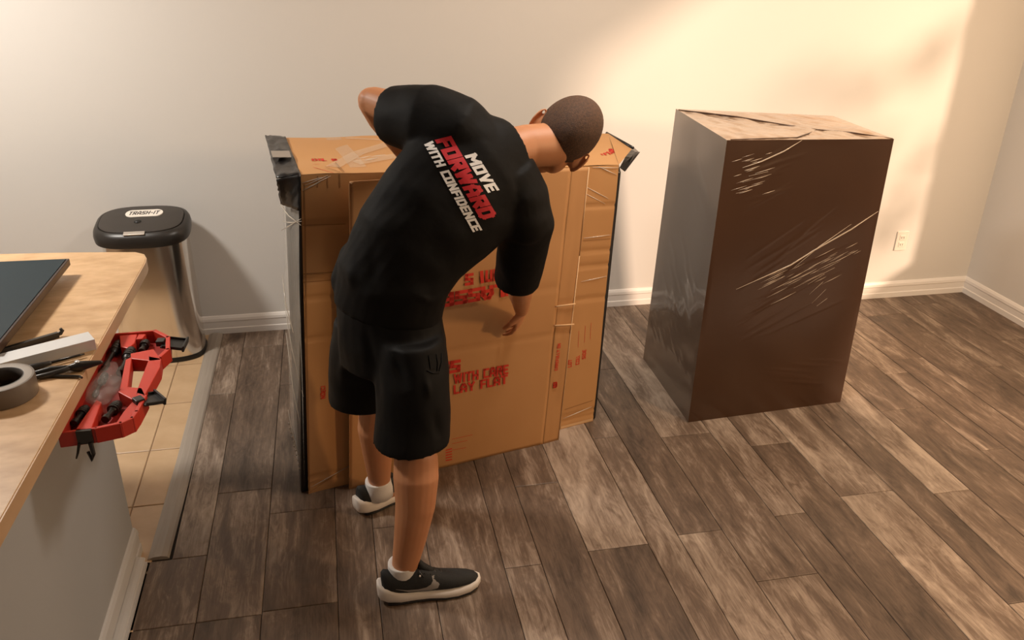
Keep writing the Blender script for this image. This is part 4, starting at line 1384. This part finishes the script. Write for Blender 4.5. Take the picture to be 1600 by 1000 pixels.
# shirt tail hanging at the far hip
sh_.limb([at(560, 400, y=2.40), at(540, 440, y=2.40)], [.055, .045], 16)
me = remeshed(sh_, .0075, 8, .5)
W_ = lambda u, v, y: tuple(at(u, v, y=y))
ridge(me, [
    (W_(560, 460, 2.24), W_(680, 452, 2.22), .010, .016), (W_(600, 470, 2.22), W_(690, 466, 2.24), .008, .012),
    (W_(640, 455, 2.22), W_(672, 470, 2.22), .012, .010), (W_(700, 200, 2.36), W_(640, 240, 2.44), .010, .016), (W_(640, 170, 2.40), W_(612, 215, 2.5), .008, .014),
    (W_(620, 160, 2.45), W_(650, 215, 2.45), -.007, .016), (W_(712, 215, 2.33), W_(660, 250, 2.36), -.010, .014),
    (W_(800, 380, 2.36), W_(850, 370, 2.38), -.012, .012), (W_(805, 395, 2.40), W_(840, 395, 2.40), .008, .012), (W_(785, 420, 2.43), W_(815, 455, 2.43), .008, .010),
    (W_(780, 350, 2.32), W_(845, 340, 2.36), .006, .018), (W_(690, 420, 2.26), W_(765, 395, 2.32), -.008, .018), (W_(690, 400, 2.26), W_(775, 372, 2.32), .006, .016),
    (W_(650, 250, 2.36), W_(590, 340, 2.36), .006, .02), (W_(800, 240, 2.36), W_(835, 280, 2.40), .005, .010), (W_(540, 400, 2.28), W_(550, 460, 2.26), .006, .016),
    (W_(580, 380, 2.24), W_(585, 450, 2.22), -.006, .02)])
wobble(me, .0045, 14)
shirt = obj('shirt', me, M['shirt'], PR, smooth=True)
bm = bmesh.new(); bm.from_mesh(shirt.data)
bm.transform(Matrix.Translation(ORG[shirt]))
bvh = BVHTree.FromBMesh(bm)


def on_shirt(u, v):
    d = ray(u, v).normalized(); h, n, i, dist = bvh.ray_cast(CAM, d)
    if h is None:
        return CAM + d * 2.5
    return h - d * .0022


def shirt_line(txt, p0, p1, top, material, name, th, shear):
    a = Vector(p0); b = Vector(p1); r = (b - a); L_ = r.length; r.normalize(); up = Vector((r.y, -r.x)); h = top
    mbt = text_mb(txt, lambda x, y: on_shirt(*(a + r * x + up * y)), L_, h, th=th, shear=shear, sub=6)
    obj(name, mbt, material, shirt, recalc=False)


shirt_line('MOVE', (727.5, 246), (764, 303), 17, M['printw'], 'white_lettering', .24, .25)
shirt_line('FORWARD', (682, 222), (753.5, 346), 24, M['printr'], 'red_lettering', .26, .25)
shirt_line('WITH CONFIDENCE', (663, 225.5), (740, 364), 14, M['printw'], 'white_lettering', .24, .25)
bm.free()

# ---- shorts
so = MB()
torso_rings(so, [(at(604, 450, y=2.35), (.9, -.4, 0), .150, .115), (at(607, 480, y=2.345), (.9, -.42, 0), .160, .128), (at(612, 530, y=2.33), (.9, -.45, 0), .168, .135), (at(616, 565, y=2.33), (.9, -.45, 0), .165, .130)])


def leg_tube(mb, rows, axis):
    cs = [r[0] for r in rows]; out = []
    for i, (c, a, b) in enumerate(rows):
        s = Vector(axis).normalized(); n = Vector((-s.y, s.x, 0))
        out.append(ring(c, s * a, n * b))
    mb.rings(out)


leg_tube(so, [(at(640, 520, y=2.27), .100, .120), (at(644, 580, y=2.23), .110, .118), (at(645, 640, y=2.20), .113, .112), (at(643, 688, y=2.175), .117, .108)], (1, 0, 0))
leg_tube(so, [(at(575, 500, y=2.42), .105, .115), (at(572, 560, y=2.44), .118, .115), (at(573, 624, y=2.475), .124, .112)], (1, .1, 0))
me = remeshed(so, .0075, 6, .5)
ridge(me, [(W_(600, 520, 2.20), W_(640, 620, 2.10), -.012, .020), (W_(570, 500, 2.25), W_(590, 640, 2.15), -.010, .018), (W_(645, 560, 2.10), W_(668, 590, 2.12), .012, .010),
           (W_(668, 590, 2.12), W_(668, 625, 2.12), .008, .010), (W_(640, 545, 2.12), W_(690, 530, 2.15), .006, .014), (W_(680, 640, 2.1), W_(690, 690, 2.1), -.008, .018),
           (W_(540, 500, 2.3), W_(535, 610, 2.38), .007, .018), (W_(620, 640, 2.06), W_(625, 700, 2.04), .006, .016), (W_(650, 500, 2.12), W_(690, 515, 2.15), .008, .012)])
wobble(me, .004, 12)
shorts = obj('shorts', me, M['shorts'], PR, smooth=True)
# pocket opening and zip pull at the right hip
bm = bmesh.new(); bm.from_mesh(shorts.data); bm.transform(Matrix.Translation(ORG[shorts])); bvh2 = BVHTree.FromBMesh(bm)


def on_shorts(u, v, l=.002):
    d = ray(u, v).normalized(); h, n, i, dist = bvh2.ray_cast(CAM, d)
    return (h - d * l) if h is not None else CAM + d * 2.5


mb = MB(); mb.tube([on_shorts(682, 553), on_shorts(684, 566), on_shorts(683, 580)], [.0012, .002, .0012], 6); mb.tube([on_shorts(690, 552), on_shorts(690, 566), on_shorts(686, 580)], [.0012, .002, .0012], 6)
mb.tube([on_shorts(667, 579), on_shorts(676, 583), on_shorts(686, 583)], [.0015, .0025, .0015], 6)
obj('pocket', mb, M['shorts'], shorts, smooth=True)
mb = MB(); q = [on_shorts(670, 555, .003), on_shorts(681, 553, .003), on_shorts(682, 576, .003), on_shorts(673, 577, .003)]; mb.add(q, [(0, 1, 2, 3)]); obj('pocket_opening', mb, M['shirt'], shorts)
bm.free()


# ---- shoes and socks
def shoe(heel, direction, side, name_label):
    """heel: ground point under the heel; side: +1 = lateral side on the -y side"""
    f = Vector(direction).normalized(); s = Vector((f.y, -f.x, 0)) * side; z = Vector((0, 0, 1))
    P = lambda x, y, h: heel + f * x + s * y + z * h

    def sec(x, wd, h0, h1, p=2.6, n=24, curve=0.0, topw=.72):
        out = []
        for k in range(n):
            a = 2 * math.pi * k / n
            cx = math.copysign(abs(math.cos(a)) ** (2 / p), math.cos(a)); cy = math.copysign(abs(math.sin(a)) ** (2 / p), math.sin(a))
            hh = (cy + 1) / 2
            out.append(P(x, curve + cx * wd * (1 - (1 - topw) * hh), h0 + (h1 - h0) * hh))
        return out
    cu = lambda x: .006 * math.sin(x / .30 * 2.6) - .004 if side > 0 else .006 * math.sin(x / .30 * 2.6) - .004
    # sole
    mbs = MB()
    SR = [(-.020, .018, .028, .072), (-.014, .030, .014, .074), (.01, .040, .006, .068), (.05, .043, .004, .050), (.10, .041, .006, .042), (.14, .042, .006, .038), (.19, .049, .003, .036),
          (.23, .050, .003, .037), (.27, .044, .006, .039), (.297, .031, .011, .041), (.310, .014, .018, .041)]
    mbs.rings([sec(x, wd, a, b, 3.2, curve=cu(x), topw=.93) for x, wd, a, b in SR])
    me_ = mesh_from('sole', mbs); fix_normals(me_)
    so_ = obj('shoe', MB().add([], []) if False else up_mb(sec, cu), M['shoe'], PR, smooth=True)
    o1 = obj('sole', me_, M['sole'], so_, smooth=True)
    mbo = MB()
    mbo.rings([sec(x, wd - .003, 0.0 if 0 < x < .28 else .006, a + .005, 3.2, curve=cu(x), topw=1.0) for x, wd, a, b in SR[2:-1]])
    obj('outsole', mbo, M['outsole'], so_, smooth=True)
    # laces
    mbl = MB()
    for i in range(5):
        x = .120 + i * .019; h = .1035 - i * .0080
        y = .022
        mbl.tube([P(x, -y, h - .006), P(x + .004, 0, h + .0045), P(x + .008, y, h - .006)], .0028, 8)
        mbl.tube([P(x + .008, -y, h - .008), P(x + .004, 0, h + .005), P(x, y, h - .007)], .0026, 8)
    mbl.tube([P(.118, 0, .102), P(.110, .020, .112), P(.122, .034, .098), P(.120, .012, .101)], .0024, 8)
    mbl.tube([P(.118, 0, .102), P(.112, -.018, .112), P(.126, -.032, .097)], .0024, 8)
    obj('laces', mbl, M['blacks'], so_, smooth=True)
    # tongue and heel tab
    mbt = MB(); mbt.limb([P(.150, 0, .090), P(.122, 0, .114), P(.112, 0, .136)], [.012, .013, .009], 12); obj('tongue', mbt, M['shoe'], so_, smooth=True)
    mbd = MB(); mbd.ellipsoid(P(.112, .030, .100), (f * .003, s * .003, z * .004), 8, 6)
    obj('eyelet', mbd, M['sole'], so_, smooth=True)
    # side mark: a swoosh hugging the lateral side
    bmx = bmesh.new(); bmx.from_mesh(so_.data); bmx.transform(Matrix.Translation(ORG[so_])); bv = BVHTree.FromBMesh(bmx)
    top = [(.035, .064), (.070, .0570), (.105, .0550), (.130, .0580), (.145, .0660), (.152, .0760), (.150, .0880)]
    bot = [(.035, .063), (.075, .0490), (.115, .0440), (.145, .0440), (.166, .0500), (.172, .0620), (.158, .0880)]
    mk = MB(); vs = []
    for (x0, h0), (x1, h1) in zip(top, bot):
        for q_ in (0, .5, 1):
            x = x0 + (x1 - x0) * q_; h = h0 + (h1 - h0) * q_
            hit, nn, ii, dd_ = bv.ray_cast(P(x, .10, h), -s)
            vs.append((hit + s * .0012) if hit is not None else P(x, .04, h))
    mk.add(vs, [(i * 3 + j, i * 3 + j + 1, i * 3 + j + 4, i * 3 + j + 3) for i in range(len(top) - 1) for j in (0, 1)])
    obj('side_mark', mk, M['swoosh'], so_, smooth=True)
    bmx.free()
    return so_


def up_mb(sec, cu):
    mbu = MB()
    UR = [(-.006, .020, .045, .108), (.002, .032, .040, .116), (.02, .039, .036, .110), (.045, .042, .034, .100), (.07, .043, .032, .100), (.095, .043, .030, .112), (.12, .043, .030, .112), (.15, .044, .030, .097),
          (.18, .046, .030, .084), (.21, .047, .030, .075), (.24, .045, .030, .068), (.27, .038, .030, .061), (.292, .027, .030, .053), (.303, .012, .032, .044)]
    mbu.rings([sec(x, wd, a, b, 2.5, curve=cu(x), topw=.58) for x, wd, a, b in UR])
    return mbu


heelR = Vector((.058, 2.092, 0)); dR = Vector((1, .04, 0))
shoe(heelR, dR, 1, 'near')
heelL = Vector((.006, 2.545, 0)); dL = fl
shoe(heelL, dL, 1, 'far')
for an, d in ((anR, dR.normalized()), (anL, fl)):
    mb = MB(); base = Vector((an.x, an.y, 0)) - d * .006
    mb.rings([ring(base + Vector((0, 0, h)) + d * o_, d * a, Vector((-d.y, d.x, 0)) * b, 24) for h, a, b, o_ in ((.05, .050, .040, .006), (.085, .050, .042, .004), (.105, .048, .045, .001), (.121, .0465, .0455, 0), (.125, .046, .045, 0), (.123, .038, .038, 0))])
    obj('sock', mb, M['sock'], PR, smooth=True)

# ================================================================== tree outside the patio doors (only its dappled shade reaches the room)
tr_ = root('tree', Vector((6.6, .6, -.2)), 'leafy tree outside the patio doors whose dappled shade falls on the sunlit wall', 'tree')
mb = MB(); mb.tube([(6.6, .6, -.2), (6.62, .7, 1.2), (6.5, .9, 2.4)], [.09, .07, .04], 10)
mb.tube([(6.6, .7, 1.3), (6.3, 1.2, 2.0), (6.0, 1.7, 2.4)], [.05, .03, .015], 8); obj('trunk', mb, M['bark'], tr_, smooth=True)
rl = random.Random(3); mb = MB()


def leaf(mb, c, s):
    a = Vector((rl.uniform(-1, 1), rl.uniform(-1, 1), rl.uniform(-1, 1))).normalized(); b = a.orthogonal().normalized()
    mb.add([c - a * s, c + b * s * .5, c + a * s, c - b * s * .5], [(0, 1, 2, 3)])


# clusters placed along sun rays that end on the wall / floor where the photo shows soft leaf shade
for (tx, ty, tz, rad, n) in ((3.05, 4.03, 1.30, .10, 14), (2.75, 4.03, 1.20, .12, 16), (3.15, 4.03, 1.42, .10, 12), (2.45, 4.03, 1.22, .12, 14), (3.1, 4.03, .55, .14, 16), (3.2, 4.03, .80, .10, 10), (3.0, 4.03, .35, .10, 8), (2.9, 4.03, .95, .10, 8),
                             (1.75, 1.60, 0, .14, 22), (1.5, 1.9, 0, .12, 18), (2.3, 2.0, 0, .10, 10)):
    hd = math.hypot(SUN_DIR.x, SUN_DIR.y)
    base = Vector((tx, ty, tz)) - SUN_DIR * ((4.6 - tx) / -SUN_DIR.x)
    for k in range(n):
        leaf(mb, base + Vector((rl.gauss(0, rad * .5), rl.gauss(0, rad * .5), rl.gauss(0, rad * .5))), .07)
obj('foliage', mb, M['leaf'], tr_, kind='stuff')
